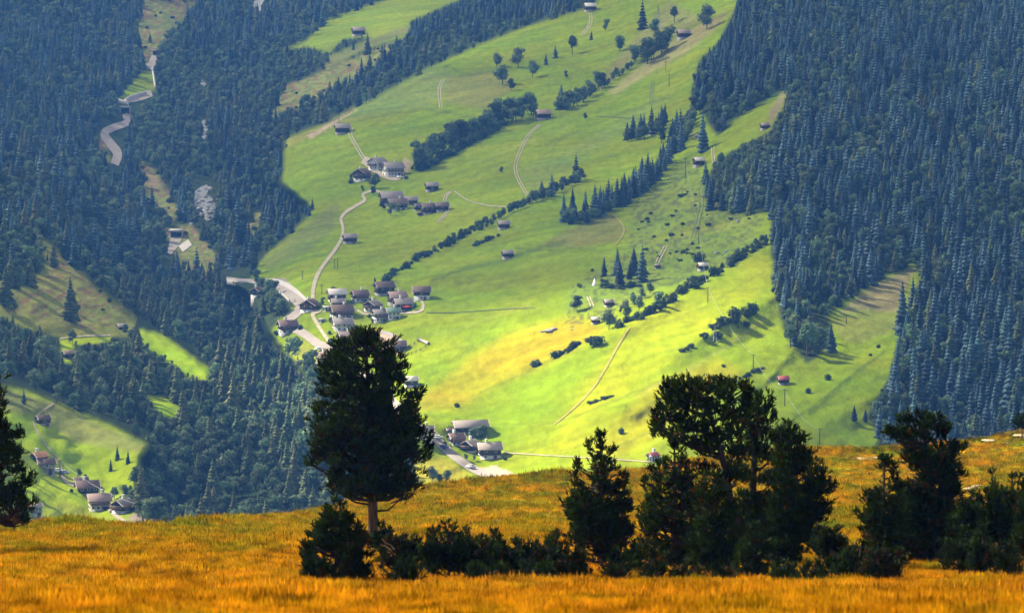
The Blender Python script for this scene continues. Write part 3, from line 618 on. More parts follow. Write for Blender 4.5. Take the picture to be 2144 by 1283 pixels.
BRL = [(1040,142,36,'leafy tree leftmost in the row across the upper meadow'),(1052,178,50,'leafy tree below the leftmost one on the upper meadow'),(1070,190,30,'bushy tree at the lower end of the upper meadow row'),(1085,142,50,'tall leafy tree third in the row across the upper meadow'),(1115,162,42,'rounded tree in the middle of the upper meadow'),
 (1198,115,50,'wide leafy tree in the centre of the upper meadow'),(1268,66,30,'small round tree near the high pale-roofed barn'),(1297,108,40,'round tree on the brown strip of upper meadow'),(1355,135,66,'very broad leafy tree under the brown ridge'),(1330,128,40,'tree on the left flank of the broad leafy one'),(1385,110,48,'tree on the right flank of the broad leafy one'),
 (1412,48,42,'dark round tree beside the forest at the top'),(1480,62,60,'dark leafy tree at the corner of the big wood'),(1372,75,42,'pale tree below the pylon'),(1252,186,42,'round dark tree at the end of the sloping hedge'),(1290,160,22,'small bush-like tree right of the round dark one'),(1186,165,20,'low tree in the middle of the slope'),
 (1200,224,40,'leafy tree in the hedge above the barn'),(1222,214,40,'second leafy tree in the hedge above the barn'),(1185,232,34,'third leafy tree in the hedge above the barn'),(1225,250,16,'small bush-like tree on the open meadow'),
 (1208,650,38,'dark round tree beside the small curved track'),(1275,690,50,'pale leafy tree covering the corner of a hut'),(1310,668,48,'thin pale tree between the hut and the hedge'),(1338,660,52,'tall thin pale tree above the hedge'),(1378,648,44,'dark tree at the lower end of the thick hedge'),
 (1050,362,16,'lone bush-like tree in the middle of the green field'),(1500,395,50,'leafy tree by the tall barn'),(1440,295,50,'leafy tree left of the big spruce'),(1385,300,44,'dark leafy tree by the tiny hut'),(735,380,20,'round tree left of the dark chalet'),(785,395,38,'dark tree in front of the white hotel'),(781,408,22,'round low tree below the white hotel'),(760,402,16,'small tree below the dark chalet'),
 (818,452,34,'dark tree in front of the red-roofed farm house'),(835,446,24,'tree right of the dark one at the red-roofed farm house'),(800,440,22,'tree at the left corner of the grey-roofed farm barn'),(905,402,14,'small tree under the hut above the farm'),
 (868,650,20,'dark round tree beside the grey-roofed village house'),(676,640,22,'tree between the two upper village houses'),(668,645,14,'small tree by the road fork barn'),(692,732,30,'dark tree by the road beside the big village roof'),(780,680,16,'small tree in front of the white-walled village house'),(774,668,14,'small tree left of the white-walled village house'),
 (990,925,36,'dark tree between the hamlet barns'),(1008,925,44,'broad tree behind the lower hamlet barn'),(996,920,30,'pale tree in front of the long hamlet barn'),(992,964,16,'round tree beside the hamlet chalet'),(975,962,16,'smaller round tree left of the hamlet chalet'),
 (905,1010,42,'leafy tree at the edge of the yellow field below the road'),(935,1012,34,'leafy tree right of its twin below the road'),(920,1016,30,'leafy tree between the two below the road'),(1030,1012,22,'small tree beside the lower road'),(1050,1010,20,'second small tree beside the lower road'),
 (1690,745,88,'great round tree below the right wood'),(1655,728,60,'round tree left of the great one below the right wood'),(1715,738,64,'leafy tree right of the great one below the right wood'),(1836,884,34,'leafy tree beside the two small spruces'),(1648,712,30,'low tree at the sunny meadow corner'),
 (178,1008,20,'round tree beside the left farmyard'),(165,1000,24,'tree behind the left farmyard'),(240,1045,30,'tree behind the pink-roofed farm house'),(262,1042,32,'leafy tree behind the farm at the wood corner'),(285,1060,34,'leafy tree right of the timbered farm house'),(212,1035,22,'small tree between the farm roofs'),(300,1095,60,'tall leafy tree at the edge of the left wood'),(152,718,32,'pale round tree above the sunlit left meadow'),(262,700,26,'pale round tree beside the left hut'),
 (1510,352,40,'pale leafy tree by the wood edge'),(1560,235,30,'leafy tree in the gap below the dark wood'),(1575,228,44,'pale tree standing in the gap below the dark wood'),(30,652,26,'leafy tree on the left spur'),(640,1000,120,'huge pale sunlit tree beside the big pine'),(655,1060,90,'sunlit pale tree low behind the big pine'),(705,1055,50,'pale tree right behind the foot of the big pine'),
 (690,1050,60,'pale tree glimpsed left of the pine trunk')]
for u,v,h,l in BRL: plant(BRD, 13, 'leafy_tree', u, v, h, l, 'tree', wid=(0.8 if 'thin' in l else 1.0))
def row(pts, step, hmin, hmax, protos, H0, name, label, cat, group, jit=4, wid=1.0):
    n = 0
    for (a, b_) in zip(pts[:-1], pts[1:]):
        L_ = math.hypot(b_[0]-a[0], b_[1]-a[1]); k = max(1, int(L_/step))
        for i in range(k):
            t = (i+R.random()*0.6)/k; plant(protos, H0, name, a[0]+(b_[0]-a[0])*t+R.uniform(-jit,jit), a[1]+(b_[1]-a[1])*t+R.uniform(-jit,jit)*.6, R.uniform(hmin,hmax), label, cat, group, wid)
row([(872,356),(905,335),(945,312),(990,288),(1040,262),(1095,245),(1120,240)], 6, 34, 60, BRD, 13, 'leafy_tree', 'dark round tree in the belt running up the meadow right of the farm', 'tree', 'tree belt right of the farm', 10)
row([(865,360),(890,340)], 7, 14, 22, BRD, 13, 'leafy_tree', 'small tree at the lower tip of the tree belt', 'tree', 'lower tip of the tree belt')
row([(800,588),(850,562),(900,532),(960,502),(1010,476)], 6, 6, 22, SHR, 3.2, 'hedge_bush', 'dark bush in the long hedge crossing the meadow', 'bush', 'long hedge', 6, .8)
row([(900,532),(960,500),(1040,470)], 14, 16, 24, BRD, 13, 'leafy_tree', 'small tree standing in the long hedge', 'tree', 'small trees of the long hedge', 2, .9)
row([(1010,476),(1060,452),(1110,428)], 7, 16, 26, BRD, 13, 'leafy_tree', 'leafy tree at the upper part of the long hedge', 'tree', 'upper hedge trees', 3)
row([(990,518),(1020,505),(1048,492)], 8, 8, 13, SHR, 3.2, 'hedge_bush', 'bush in the short hedge left of a small barn', 'bush', 'short hedge by the barn', 2)
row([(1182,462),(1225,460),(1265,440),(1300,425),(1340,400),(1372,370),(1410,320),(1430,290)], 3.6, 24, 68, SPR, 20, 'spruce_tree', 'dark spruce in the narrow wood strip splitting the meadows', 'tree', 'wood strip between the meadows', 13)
row([(1175,465),(1220,468)], 8, 22, 34, BRD, 13, 'leafy_tree', 'dark leafy tree at the low end of the wood strip', 'tree', 'low end of the wood strip', 3)
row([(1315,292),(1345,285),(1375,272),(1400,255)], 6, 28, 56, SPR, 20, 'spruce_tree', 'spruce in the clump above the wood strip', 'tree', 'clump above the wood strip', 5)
row([(1300,685),(1340,668),(1385,645),(1415,625),(1460,596),(1500,572),(1545,548),(1600,515)], 6, 7, 26, SHR, 3.2, 'hedge_bush', 'dark bush in the thick hedge above the sunny field', 'bush', 'thick hedge above the sunny field', 6, .8)
row([(1520,560),(1560,535),(1610,505)], 11, 20, 30, BRD, 13, 'leafy_tree', 'dark tree at the upper end of the thick hedge', 'tree', 'upper end of the thick hedge', 3)
row([(1115,768),(1135,762)], 8, 12, 18, SHR, 3.2, 'hedge_bush', 'bush at the low end of the broken hedge', 'bush', 'low end of the broken hedge', 2)
row([(1160,748),(1185,740),(1215,718)], 7, 10, 20, SHR, 3.2, 'hedge_bush', 'bush in the middle of the broken hedge', 'bush', 'middle of the broken hedge', 2)
row([(1238,725),(1256,720)], 7, 16, 24, SHR, 3.2, 'hedge_bush', 'bush at the upper end of the broken hedge', 'bush', 'upper end of the broken hedge', 2)
row([(1428,738),(1445,728),(1456,724)], 7, 10, 16, SHR, 3.2, 'hedge_bush', 'bush on the bank below the lattice mast', 'bush', 'bushes below the lattice mast', 2)
row([(1470,712),(1480,708)], 7, 13, 17, SHR, 3.2, 'hedge_bush', 'round bush left of the lattice mast', 'bush', 'bushes left of the lattice mast', 1)
row([(1495,690),(1512,682),(1530,672)], 6, 14, 22, SHR, 3.2, 'hedge_bush', 'bush right of the lattice mast', 'bush', 'bushes right of the lattice mast', 2)
for u,v,h,l in [(1540,672,36,'large dark bush in the sunny field row'),(1563,662,26,'round bush second from the right in the sunny field row'),(1578,655,30,'bush at the right end of the sunny field row'),(1563,685,18,'small bush below the sunny field row'),(1503,710,20,'bush at the foot of the lattice mast'),(1516,768,9,'tiny dark bush alone in the sunny field'),(958,852,12,'dark bush alone in the yellow field'),
  (1300,908,16,'grey green bush low in the sunny field'),(1725,888,0,''),(1692,823,14,'bush on the right meadow near the red-roofed hut'),(1735,795,16,'bush in the middle of the right meadow'),(1822,745,8,'left of the small bushes at the top right meadow'),(1838,728,10,'small bush at the top of the right meadow'),(1620,612,14,'dark bush at the wood edge'),(1462,560,10,'bush by the pale-roofed hut'),(1430,530,12,'bush above the pale-roofed hut'),
  (1462,548,26,'tall bush behind the pale-roofed hut'),(1213,602,12,'dark bush by the curved track'),(1270,595,14,'bush right of the white tent'),(1262,590,10,'smaller bush beside the white tent'),(1240,568,8,'low bush left of the tent'),(712,620,8,'bush beside the village bank'),(698,608,10,'bush above the village bank'),(150,1098,14,'dark bush just behind the golden skyline grass'),(1545,385,16,'bush on the slope right of the tall barn')]:
    if h: plant(SHR, 3.2, 'bush', u, v, h, l, 'bush', wid=.8)
row([(1170,232),(1205,222),(1235,205),(1262,185)], 7, 26, 44, BRD, 13, 'leafy_tree', 'leafy tree in the wooded line climbing from the barn at the end of the belt', 'tree', 'wooded line above the belt barn', 4)
row([(1262,185),(1300,160),(1330,138)], 10, 12, 24, BRD, 13, 'leafy_tree', 'small tree along the brown bank on the upper meadow', 'tree', 'small trees of the brown bank', 3)
row([(1325,135),(1360,125),(1400,105)], 8, 36, 60, BRD, 13, 'leafy_tree', 'dark tree in the dense clump under the brown ridge', 'tree', 'dense clump under the brown ridge', 5)
row([(1108,428),(1150,412),(1200,388),(1222,376)], 6, 14, 34, BRD, 13, 'leafy_tree', 'leafy tree between the long hedge and the lone broad spruce', 'tree', 'trees between hedge and broad spruce', 3)
row([(1180,468),(1225,468),(1270,446),(1310,424),(1360,392)], 7, 20, 40, BRD, 13, 'leafy_tree', 'leafy tree along the lower edge of the wood strip', 'tree', 'lower edge of the wood strip', 3)
row([(1400,320),(1430,290),(1450,262),(1462,235)], 6, 26, 50, BRD, 13, 'leafy_tree', 'leafy tree filling the gully between the spruce clump and the dark wood', 'tree', 'gully trees beside the dark wood', 6)
row([(1315,296),(1350,290),(1385,275)], 7, 20, 36, BRD, 13, 'leafy_tree', 'leafy tree at the foot of the clump above the wood strip', 'tree', 'leafy foot of the clump above the strip', 4)
row([(880,360),(915,340),(955,318),(1000,293),(1060,262)], 8, 14, 26, SHR, 3.2, 'bush', 'low bush at the lower edge of the tree belt', 'bush', 'lower edge of the tree belt', 3)
row([(535,600),(575,625),(590,665),(560,640)], 9, 30, 48, BRD, 13, 'leafy_tree', 'leafy tree on the bank below the village road', 'tree', 'trees below the village road', 6)
row([(575,755),(610,770),(640,800),(665,840),(690,880)], 9, 50, 80, BRD, 13, 'leafy_tree', 'pale sunlit leafy tree on the valley edge left of the big pine', 'tree', 'sunlit trees left of the big pine', 10)
row([(640,880),(660,930),(650,990)], 12, 60, 90, LAR, 19, 'larch_tree', 'tall pale larch on the valley edge left of the big pine', 'tree', 'pale larches left of the big pine', 10)
row([(1290,655),(1330,640),(1370,610)], 12, 14, 34, BRD, 13, 'leafy_tree', 'leafy tree on the bank between the dark hut and the thick hedge', 'tree', 'bank trees above the thick hedge', 8, .9)
row([(1262,600),(1300,605),(1345,600)], 9, 8, 16, SHR, 3.2, 'bush', 'low bush at the feet of the spruce clump above the tent', 'bush', 'bushes under the spruce clump', 5)
for k_, (u_, v_, l_) in enumerate([(736,640,'garden bush left of the maroon-roofed village chalet'),(768,642,'garden bush between the maroon roof and the dark gable'),(860,640,'garden bush behind the grey roof with the parasol'),(694,672,'garden bush left of the broad brown-roofed chalet'),(742,690,'garden bush right of the light grey roof'),
   (690,700,'garden bush left of the light grey roof'),(628,690,'garden bush right of the maroon roof below the road'),(578,702,'garden bush left of the maroon roof below the road'),(932,930,'garden bush on the road side of the hamlet chalet'),(1058,962,'garden bush right of the lowest hamlet barn'),(870,925,'garden bush by the white hamlet house'),
   (734,384,'garden bush below the dark gabled farm chalet'),(850,376,'garden bush right of the white farm inn'),(150,1030,'garden bush left of the large dull red farm roof'),(236,1074,'garden bush between the white and the timbered farm houses')]):
    plant(SHR, 3.2, 'bush', u_, v_, 9+k_ % 4, l_, 'bush', wid=.8)
# low rocky mound in the field
for k in range(7): plant(SHR, 3.2, 'bush', 1236+k*7, 846-k*2.5, R.uniform(5,10), 'low scrub on the small mound in the sunny field', 'bush', 'scrub on the mound', 1.3)
for k in range(60):
    u = R.uniform(1330,1600); v = R.uniform(400,560)
    if v > 440+(1600-u)*0.62 or v < 380+(1480-u)*.3: continue
    plant(SHR, 3.2, 'bush', u, v, R.uniform(4,9), 'low bush scattered over the rough pasture', 'bush', 'bushes of the rough pasture', 1.2)
row([(1555,790),(1600,770)], 7, 6, 12, SHR, 3.2, 'hedge_bush', 'bush along the ditch behind the umbrella pine', 'bush', 'bushes along the ditch', 2)
row([(1540,800),(1580,775)], 8, 6, 10, SHR, 3.2, 'hedge_bush', 'low bush at the lower end of the ditch', 'bush', 'lower ditch bushes', 2)

# ------------------------------------------------------------------ roads, tracks, water
def catmull(pts, step=5.0):
    pts = [np.array(p, float) for p in pts]; out = []
    for i in range(len(pts)-1):
        p0 = pts[max(i-1,0)]; p1 = pts[i]; p2 = pts[i+1]; p3 = pts[min(i+2,len(pts)-1)]
        n = max(1, int(np.hypot(*(p2-p1)[:2])/step))
        for k in range(n):
            t = k/n; out.append(0.5*((2*p1)+(-p0+p2)*t+(2*p0-5*p1+4*p2-p3)*t*t+(-p0+3*p1-3*p2+p3)*t**3))
    out.append(pts[-1]); return np.array(out)
def ribbon(name, pts, mat_, lift=0.35, kind='structure', fg=False, across=3):
    """pts: (u, v, width_px) centre line; the sheet is laid on the ground"""
    c = catmull(pts, 4.0); t = np.gradient(c[:,:2], axis=0); t /= np.linalg.norm(t, axis=1)[:,None]+1e-9; n = np.stack([-t[:,1], t[:,0]], -1)
    # a strip on ground seen obliquely is foreshortened up the picture
    rows = []
    for k in range(across+1):
        s = k/across-0.5; q = c[:,:2] + n*c[:,2:3]*s
        p = (FT if fg else T)(q[:,0], q[:,1]); p[:,2] += lift; rows.append(p)
    A = np.array(rows); a_, b_ = A.shape[:2]; ix = np.arange(a_*b_).reshape(a_, b_)
    q = np.stack([ix[:-1,:-1], ix[:-1,1:], ix[1:,1:], ix[1:,:-1]], -1).reshape(-1,4)
    V = A.reshape(-1,3)
    e1 = V[q[0,1]]-V[q[0,0]]; e2 = V[q[0,3]]-V[q[0,0]]
    if np.cross(e1, e2)[2] < 0: q = q[:, ::-1]
    o = mesh_obj(name, V, q.copy(), [mat_], smooth=True); o['kind'] = kind; return o
ribbon('valley_road', [(474,584,7),(500,588,8),(530,590,9),(562,596,12),(592,608,16),(614,624,20),(630,640,22),(622,655,18),(606,668,20),(612,684,20),(640,702,17),(668,722,18),(700,738,20),(760,780,20),(830,850,18),(870,893,20),(905,910,18),(925,932,18),(950,955,17),(975,973,16),(1002,988,16),(1040,1000,14)], M['asphalt'])
ribbon('parking_apron', [(552,586,3),(580,590,10),(610,606,14),(640,630,10)], M['concrete'], 0.2)
ribbon('village_lane', [(672,652,5),(655,658,9),(662,676,7),(676,698,7),(690,718,8)], M['gravel'], 0.4)
ribbon('hill_road', [(655,630,7),(656,606,8),(664,578,8),(680,552,7),(700,526,7),(715,500,6.5),(718,478,6),(714,460,6),(724,445,6),(745,432,6),(764,420,6),(759,409,5),(772,402,5),(790,401,4.5),(806,412,4)], M['gravel'])
def track(pts, w=2.2, gap=6, m='gravel'):
    for s in (-1, 1):
        ribbon('field_track', [(u+s*gap/2, v, w) for u, v in pts], M[m], 0.3, across=1)
track([(736,268),(734,285),(748,310),(762,334)], 2.2, 6)
track([(928,168),(921,182),(920,200),(923,228)], 2.0, 5)
track([(1130,262),(1106,285),(1090,315),(1079,350),(1086,378),(1106,412)], 1.8, 5)
track([(944,402),(934,410),(930,424)], 2.2, 5); track([(940,432),(934,448),(918,466)], 2.0, 5)
track([(1236,28),(1236,50),(1219,75)], 1.8, 5); track([(1492,308),(1494,345)], 1.6, 5); track([(1466,395),(1468,430),(1460,465),(1450,500)], 2.0, 7, 'ditch')
track([(1394,516),(1376,550)], 2.0, 6); track([(1366,170),(1362,222)], 1.5, 5, 'ditch'); track([(1232,622),(1236,632),(1240,642)], 2.2, 6)
ribbon('field_path', [(1318,686,3),(1292,728,4),(1266,775,4),(1240,815,3.6),(1200,856,3),(1160,890,2.2)], M['dirt'], 0.3, across=1)
ribbon('field_path', [(950,400,2),(980,420,2),(1020,431,2),(1060,434,2)], M['gravel'], 0.3, across=1)
ribbon('field_path', [(892,655,1.6),(950,655,1.3),(1050,648,1.6),(1120,645,1.5)], M['ditch'], 0.3, across=1)
ribbon('field_path', [(1250,244,1.5),(1300,247,1.6),(1350,250,1.5)], M['ditch'], 0.3, across=1)
ribbon('field_path', [(1284,450,2.5),(1304,472,2.5),(1305,490,2.5),(1288,515,2.5)], M['dirt'], 0.3, across=1)
ribbon('village_lane', [(862,612,4),(878,624,5),(886,640,6),(880,652,6),(850,656,4),(800,656,4),(765,658,5),(748,650,4)], M['gravel'], 0.3)
ribbon('farm_path', [(1052,948,2),(1130,953,1.6),(1250,960,1.6),(1365,968,1.8)], M['gravel'], 0.3, across=1)
ribbon('farm_path', [(112,845,4),(76,872,3),(72,890,3),(95,930,3),(122,962,3),(128,985,5),(135,1005,8),(155,1018,5)], M['gravel'], 0.3)
ribbon('farm_road', [(225,1062,8),(240,1078,8),(262,1094,9),(290,1112,9)], M['gravel'], 0.3)
ribbon('farm_path', [(760,335,16),(772,342,18),(790,362,10),(820,374,9),(838,374,6)], M['gravel'], 0.3)
ribbon('gorge_road', [(325,114,12),(320,130,16),(312,143,14)], M['asphalt']); ribbon('gorge_road', [(318,196,14),(290,204,17),(266,212,10)], M['asphalt'])
ribbon('gorge_road', [(263,238,16),(268,248,20),(266,258,14),(238,268,15),(218,280,16),(230,300,18),(246,322,19),(240,345,18)], M['asphalt'])
ribbon('gorge_road', [(370,494,24),(364,512,20),(354,533,8)], M['asphalt']); ribbon('gorge_road', [(378,522,16),(398,508,14)], M['concrete'])
ribbon('meadow_strip', [(125,710,3),(180,704,3),(232,703,3)], M['gravel'], 0.3, across=1)
for nm, pl in (('stream', [(436,392,10),(424,403,22),(420,414,30),(434,430,32),(441,448,24),(430,462,8)]), ('stream', [(424,254,8),(431,266,11),(426,280,12),(431,294,8)]), ('stream', [(420,172,8),(430,180,10)]), ('stream', [(394,460,6),(402,470,8)]), ('stream', [(548,-6,18),(538,14,16),(545,24,8)])):
    ribbon(nm, pl, M['water'], 0.6, across=5)
def rockmesh(r, s, flat=0.6, seed=0, n=10):
    rr = np.random.RandomState(seed); import bmesh
    bm = bmesh.new(); bmesh.ops.create_icosphere(bm, subdivisions=2, radius=1)
    V = np.array([v.co[:] for v in bm.verts]); F = [tuple(v.index for v in f.verts) for f in bm.faces]; bm.free()
    nn = 1 + 0.35*(vnoise(V[:,0]*1.7+seed*3.1, V[:,1]*1.7+V[:,2]*2.3, seed)-0.5)*2
    V = V*nn[:,None]*np.array([s*r, s*rr.uniform(.7,1)*r, s*flat*r]); return V, F
RV = [rockmesh(1, 1, 0.6, i) for i in range(4)]
def rock(name, p, s, m, label, cat, group=None, flat=1.0, parent=None):
    V, F = RV[R.randrange(4)]; o = mesh_obj(name, V, F, [m], smooth=False); o.location = p; o.scale = (s, s, s*flat); o.rotation_euler = (0,0,R.uniform(0,6))
    tag(o, label, cat, group); return o
for k in range(34):
    u = R.uniform(404,450); v = 395+R.random()*64; rock('boulder', T(u, v)+np.array([0,0,.6]), R.uniform(1.2,3.0), M['boulder'] if k % 5 else M['stone'], 'grey brown boulder lying in the widest stretch of the stream', 'boulder', 'boulders in the stream bed')
for k in range(7):
    u = R.uniform(420,436); v = 258+R.random()*36; rock('boulder', T(u, v)+np.array([0,0,.5]), R.uniform(1.0,2.2), M['boulder'], 'boulder beside the narrow white cascade', 'boulder', 'boulders by the cascade')
for k in range(16):
    u = R.uniform(1330,1590); v = R.uniform(400,540); rock('boulder', T(u, v), R.uniform(.6,1.5), M['boulder'], 'grey boulder lying on the rough pasture', 'boulder', 'boulders on the rough pasture')
for (u,v,s,l) in [(1150,692,2.6,'largest grey outcrop in the yellow-green field'),(1135,694,1.6,'smaller outcrop left of the large one'),(1160,688,1.8,'smaller outcrop right of the large one'),(1198,690,1.0,'small dark rock below the curved track'),(1278,326,1.3,'small rock in the striped field'),(1252,440,1.6,'rock by the wood strip')]:
    rock('boulder', T(u,v), s, M['boulder'], l, 'boulder', flat=.5)

# ------------------------------------------------------------------ concrete galleries and walls of the gorge road
def gallery(u, v, wpx, label, hr=0.5, dep=16):
    p = T(u, v); w = wpx*mpp(u, v); h = w*hr; e = empty('road_gallery', p, math.atan2(-p[0], p[1])); tag(e, label, 'tunnel portal')
    b = MB(); b.box(-w/2, w/2, 0, dep, h, h+1.2); b.build('roof_slab', M['concrete'], e)
    for s in (-1, 1):
        b = MB(); b.box(s*w/2-(.8 if s > 0 else -.0), s*w/2+(0 if s > 0 else .8), 0.03, dep, -3, h-.01); b.build('side_wall', M['concrete'], e)
    b = MB(); b.box(-w/2+.82, w/2-.82, dep-.6, dep-.2, -3, h-.02); b.build('dark_end_panel', mat('tunnel_darkness', (0.02,0.02,0.025)), e)  # black panel closes the passage, standing in for the darkness inside
    b = MB(); b.box(-w/2-1, w/2+1, -.25, .02, h+.3, h+1.7); b.build('parapet', M['concrete'], e)
gallery(262, 238, 22, 'concrete road gallery with a dark mouth below the small green knoll')
gallery(369, 498, 27, 'wide dark gallery mouth on the lowest bend of the gorge road', 0.42)
gallery(325, 117, 13, 'small dark tunnel mouth highest up the gorge', 0.7)
def wall_line(name, pts, hgt, th, m, label, cat):
    c = catmull(pts, 6); q = T(c[:,0], c[:,1]); b = MB(); vs = []; fs = []
    for i, p in enumerate(q):
        t = q[min(i+1,len(q)-1)]-q[max(i-1,0)]; t[2] = 0; t /= np.linalg.norm(t)+1e-9; n = np.array([-t[1], t[0], 0])*th/2
        vs += [p-n-(0,0,2), p+n-(0,0,2), p+n+(0,0,hgt), p-n+(0,0,hgt)]
    for i in range(len(q)-1):
        a = i*4; c_ = a+4
        for k in range(4): fs.append((a+k, a+(k+1)%4, c_+(k+1)%4, c_+k))
    fs += [(0,3,2,1), (len(vs)-4,len(vs)-3,len(vs)-2,len(vs)-1)]
    b.add(vs, fs); o = b.build(name, m); tag(o, label, cat); return o
wall_line('retaining_wall', [(319,148),(322,165),(325,186)], 2.0, 1.6, M['concrete'], 'thin pale wall dropping below the highest tunnel mouth', 'wall')
wall_line('retaining_wall', [(306,197),(282,203),(262,214),(268,222)], 2.4, 1.4, M['concrete'], 'curved pale parapet beside the gorge road bend', 'wall')
wall_line('gallery_apron', [(243,212),(256,216),(264,220)], 2.4, 5.0, M['concrete'], 'pale concrete slab left of the curved parapet', 'wall')
wall_line('guard_wall', [(476,588),(500,592),(530,594),(560,601),(590,616),(606,632)], 1.0, 0.5, M['concrete'], 'low guard wall on the outer edge of the village road', 'wall')
wall_line('garden_wall', [(793,695),(820,703),(848,722)], 1.3, 0.5, M['stone'], 'stone wall round the yard behind the big pine', 'wall')

# ------------------------------------------------------------------ houses
def house(u, v, wpx, yaw, roof, low, up, label, cat='house', name='chalet', dr=0.85, hr=0.36, rise=0.24, base=0.5, chim=True, nwin=3, balc=False, extra=0.0, ov=0.09, wing=None):
    """yaw: direction of the ridge, 0 = across the view; sizes follow the roof width in the photo"""
    if abs(yaw) < 20: yaw = yaw+13
    sc = mpp(u, v); Wt = wpx*sc*1.06; rz = radians(yaw)
    c_, s_ = abs(cos(rz)), abs(sin(rz)); L_ = Wt/(c_ + dr*s_); Dp = L_*dr; o_ = ov*L_
    L_ -= 2*o_*0.8; Dp -= 2*o_*0.6
    if wing is None: pass
    H = L_*hr*(1.0 if dr > .6 else .9)*2*0.72 + extra; p = T(u, v); half = (Dp*c_ + L_*s_)/2
    e = empty(name, (p[0], p[1]+half, p[2]+0.3)); e.rotation_euler = (0,0,rz); tag(e, label, cat)
    x, y = L_/2, Dp/2; hb = H*base; rs = Dp*rise*1.25
    if base > 0:
        b = MB(); b.box(-x, x, -y, y, -6, hb); b.build('lower_wall', M[low], e)
    b = MB(); k = 0.12 if base > 0 else 0.0
    b.add([(-x-k,-y-k,hb if base > 0 else -6),(x+k,-y-k,hb if base > 0 else -6),(x+k,y+k,hb if base > 0 else -6),(-x-k,y+k,hb if base > 0 else -6),(-x-k,-y-k,H),(x+k,-y-k,H),(x+k,y+k,H),(-x-k,y+k,H),(-x-k,0,H+rs),(x+k,0,H+rs)],
          [(0,3,2,1),(0,1,5,4),(2,3,7,6),(1,2,6,9,5),(3,0,4,8,7),(4,5,9,8),(6,7,8,9)]); b.build('upper_wall', M[up], e)
    th = 0.32; sl_ = rs/y; ey = y+o_; ex = x+o_; ze = H - sl_*o_ + 0.06; zr = H+rs+0.06
    b = MB()
    for s in (-1, 1):
        vs = [(-ex,s*ey,ze),(ex,s*ey,ze),(ex,s*0.0,zr),(-ex,s*0.0,zr),(-ex,s*ey,ze+th),(ex,s*ey,ze+th),(ex,s*0.0,zr+th),(-ex,s*0.0,zr+th)]
        b.add(vs, [(0,3,2,1),(4,5,6,7),(0,1,5,4),(1,2,6,5),(3,0,4,7)] if s < 0 else [(0,1,2,3),(4,7,6,5),(0,4,5,1),(1,5,6,2),(3,7,4,0)])
    rf = b.build('roof', M['roof_'+roof], e)
    for s in (-1, 1):
        b = MB(); b.tube([(s*(ex+.06),-ey,ze+th*.6),(s*(ex+.06),0,zr+th*.6),(s*(ex+.06),ey,ze+th*.6)], 0.16, 4)
        b.build('barge_board', M['roof_shingle'], rf)
    if chim:
        b = MB(); cx = R.choice((-1,1))*x*0.3; b.box(cx-.42,cx+.42,-.5+y*.15,.4+y*.15,H+rs*.6,H+rs+1.5); b.box(cx-.55,cx+.55,-.62+y*.15,.52+y*.15,H+rs+1.5,H+rs+1.72); b.build('chimney', M['white'], rf)
    ws = max(0.55, L_*0.055)
    def win(face, a, z):
        b = MB()
        if face == 'f': b.box(a-ws, a+ws, -y-.2, -y+.02, z-ws*.9, z+ws*.9, 0); b.box(a-ws*.72, a+ws*.72, -y-.26, -y-.17, z-ws*.66, z+ws*.66, 1)
        elif face == 'l': b.box(-x-.2, -x+.02, a-ws, a+ws, z-ws*.9, z+ws*.9, 0); b.box(-x-.26, -x-.17, a-ws*.72, a+ws*.72, z-ws*.66, z+ws*.66, 1)
        b.build('window', [M['frame'], M['glass']], e)
    if nwin:
        for i in range(nwin):
            a = -x+2*x*(i+.5)/nwin
            win('f', a, H*0.76)
            if base > .3: win('f', a, H*0.26)
        for i in range(2):
            a = -y+2*y*(i+.5)/2; win('l', a, H*0.76)
            if base > .3: win('l', a, H*0.26)
    if cat == 'barn' or cat == 'hut' or nwin:
        b = MB(); dw = max(.5, L_*.05); dx = x*0.45; b.box(dx-dw*1.3, dx+dw*1.3, -y-.22, -y+.02, -1, H*.36); b.build('door', M['wood2' if up == 'wood' else 'wood'], e)
    if balc:
        b = MB(); z = H*.56
        if s_ > .6: b.box(-x-1.3,-x-.15,-y*.95,y*.95,z,z+.15); b.box(-x-1.3,-x-1.2,-y*.95,y*.95,z+.15,z+1.1)
        b.box(-x*.97, x*.97, -y-1.3, -y-.15, z, z+.15); b.box(-x*.97, x*.97, -y-1.3, -y-1.18, z+.15, z+1.1)
        b.build('balcony', M['wood2'], e)
    return e
h = house
# upper village
h(804,620,46,6,'brown','stone','wood','long dark timber barn with grey-brown roof at the top of the village','barn','barn',base=.25,chim=False,nwin=2)
h(883,628,36,-14,'brown','white','wood','dark-roofed barn with white foot at the right end of the village','barn','barn',chim=False,nwin=1,base=.5)
h(753,634,40,8,'maroon','white','wood','reddish-roofed chalet left of the dark timber barn','house',balc=True)
h(831,640,45,8,'pink','stone','wood2','pink-roofed house in front of the dark timber barn','house',base=.3)
h(843,654,44,6,'grey','stone','wood','grey-roofed house with the red parasol','house',base=.3,nwin=2)
h(704,636,42,2,'pale','white','wood','house with the bright cream roof near the road fork','house',base=.3,chim=False,nwin=2,hr=.42)
h(707,644,32,2,'grey','white','wood2','low grey-roofed house right under the cream roof','house',base=.4,nwin=2,hr=.26)
h(779,654,38,62,'grey','white','wood','dark gabled chalet in the middle of the village','house',balc=True,hr=.34)
h(795,676,36,8,'grey','white','wood','grey-roofed chalet on a white storey at the lower village edge','house',base=.6,balc=True,hr=.46)
h(822,670,34,4,'green','white','white','white house with a dull green roof at the lower village edge','house',base=.5,hr=.42)
h(648,654,44,72,'brown','white','wood2','brown gabled house standing in the road fork','house',dr=1.0,base=.3,hr=.30)
h(685,652,22,5,'pale','white','white','small white annex left of the dark village chalets','house',base=.5,chim=False,nwin=2,rise=.06,hr=.30)
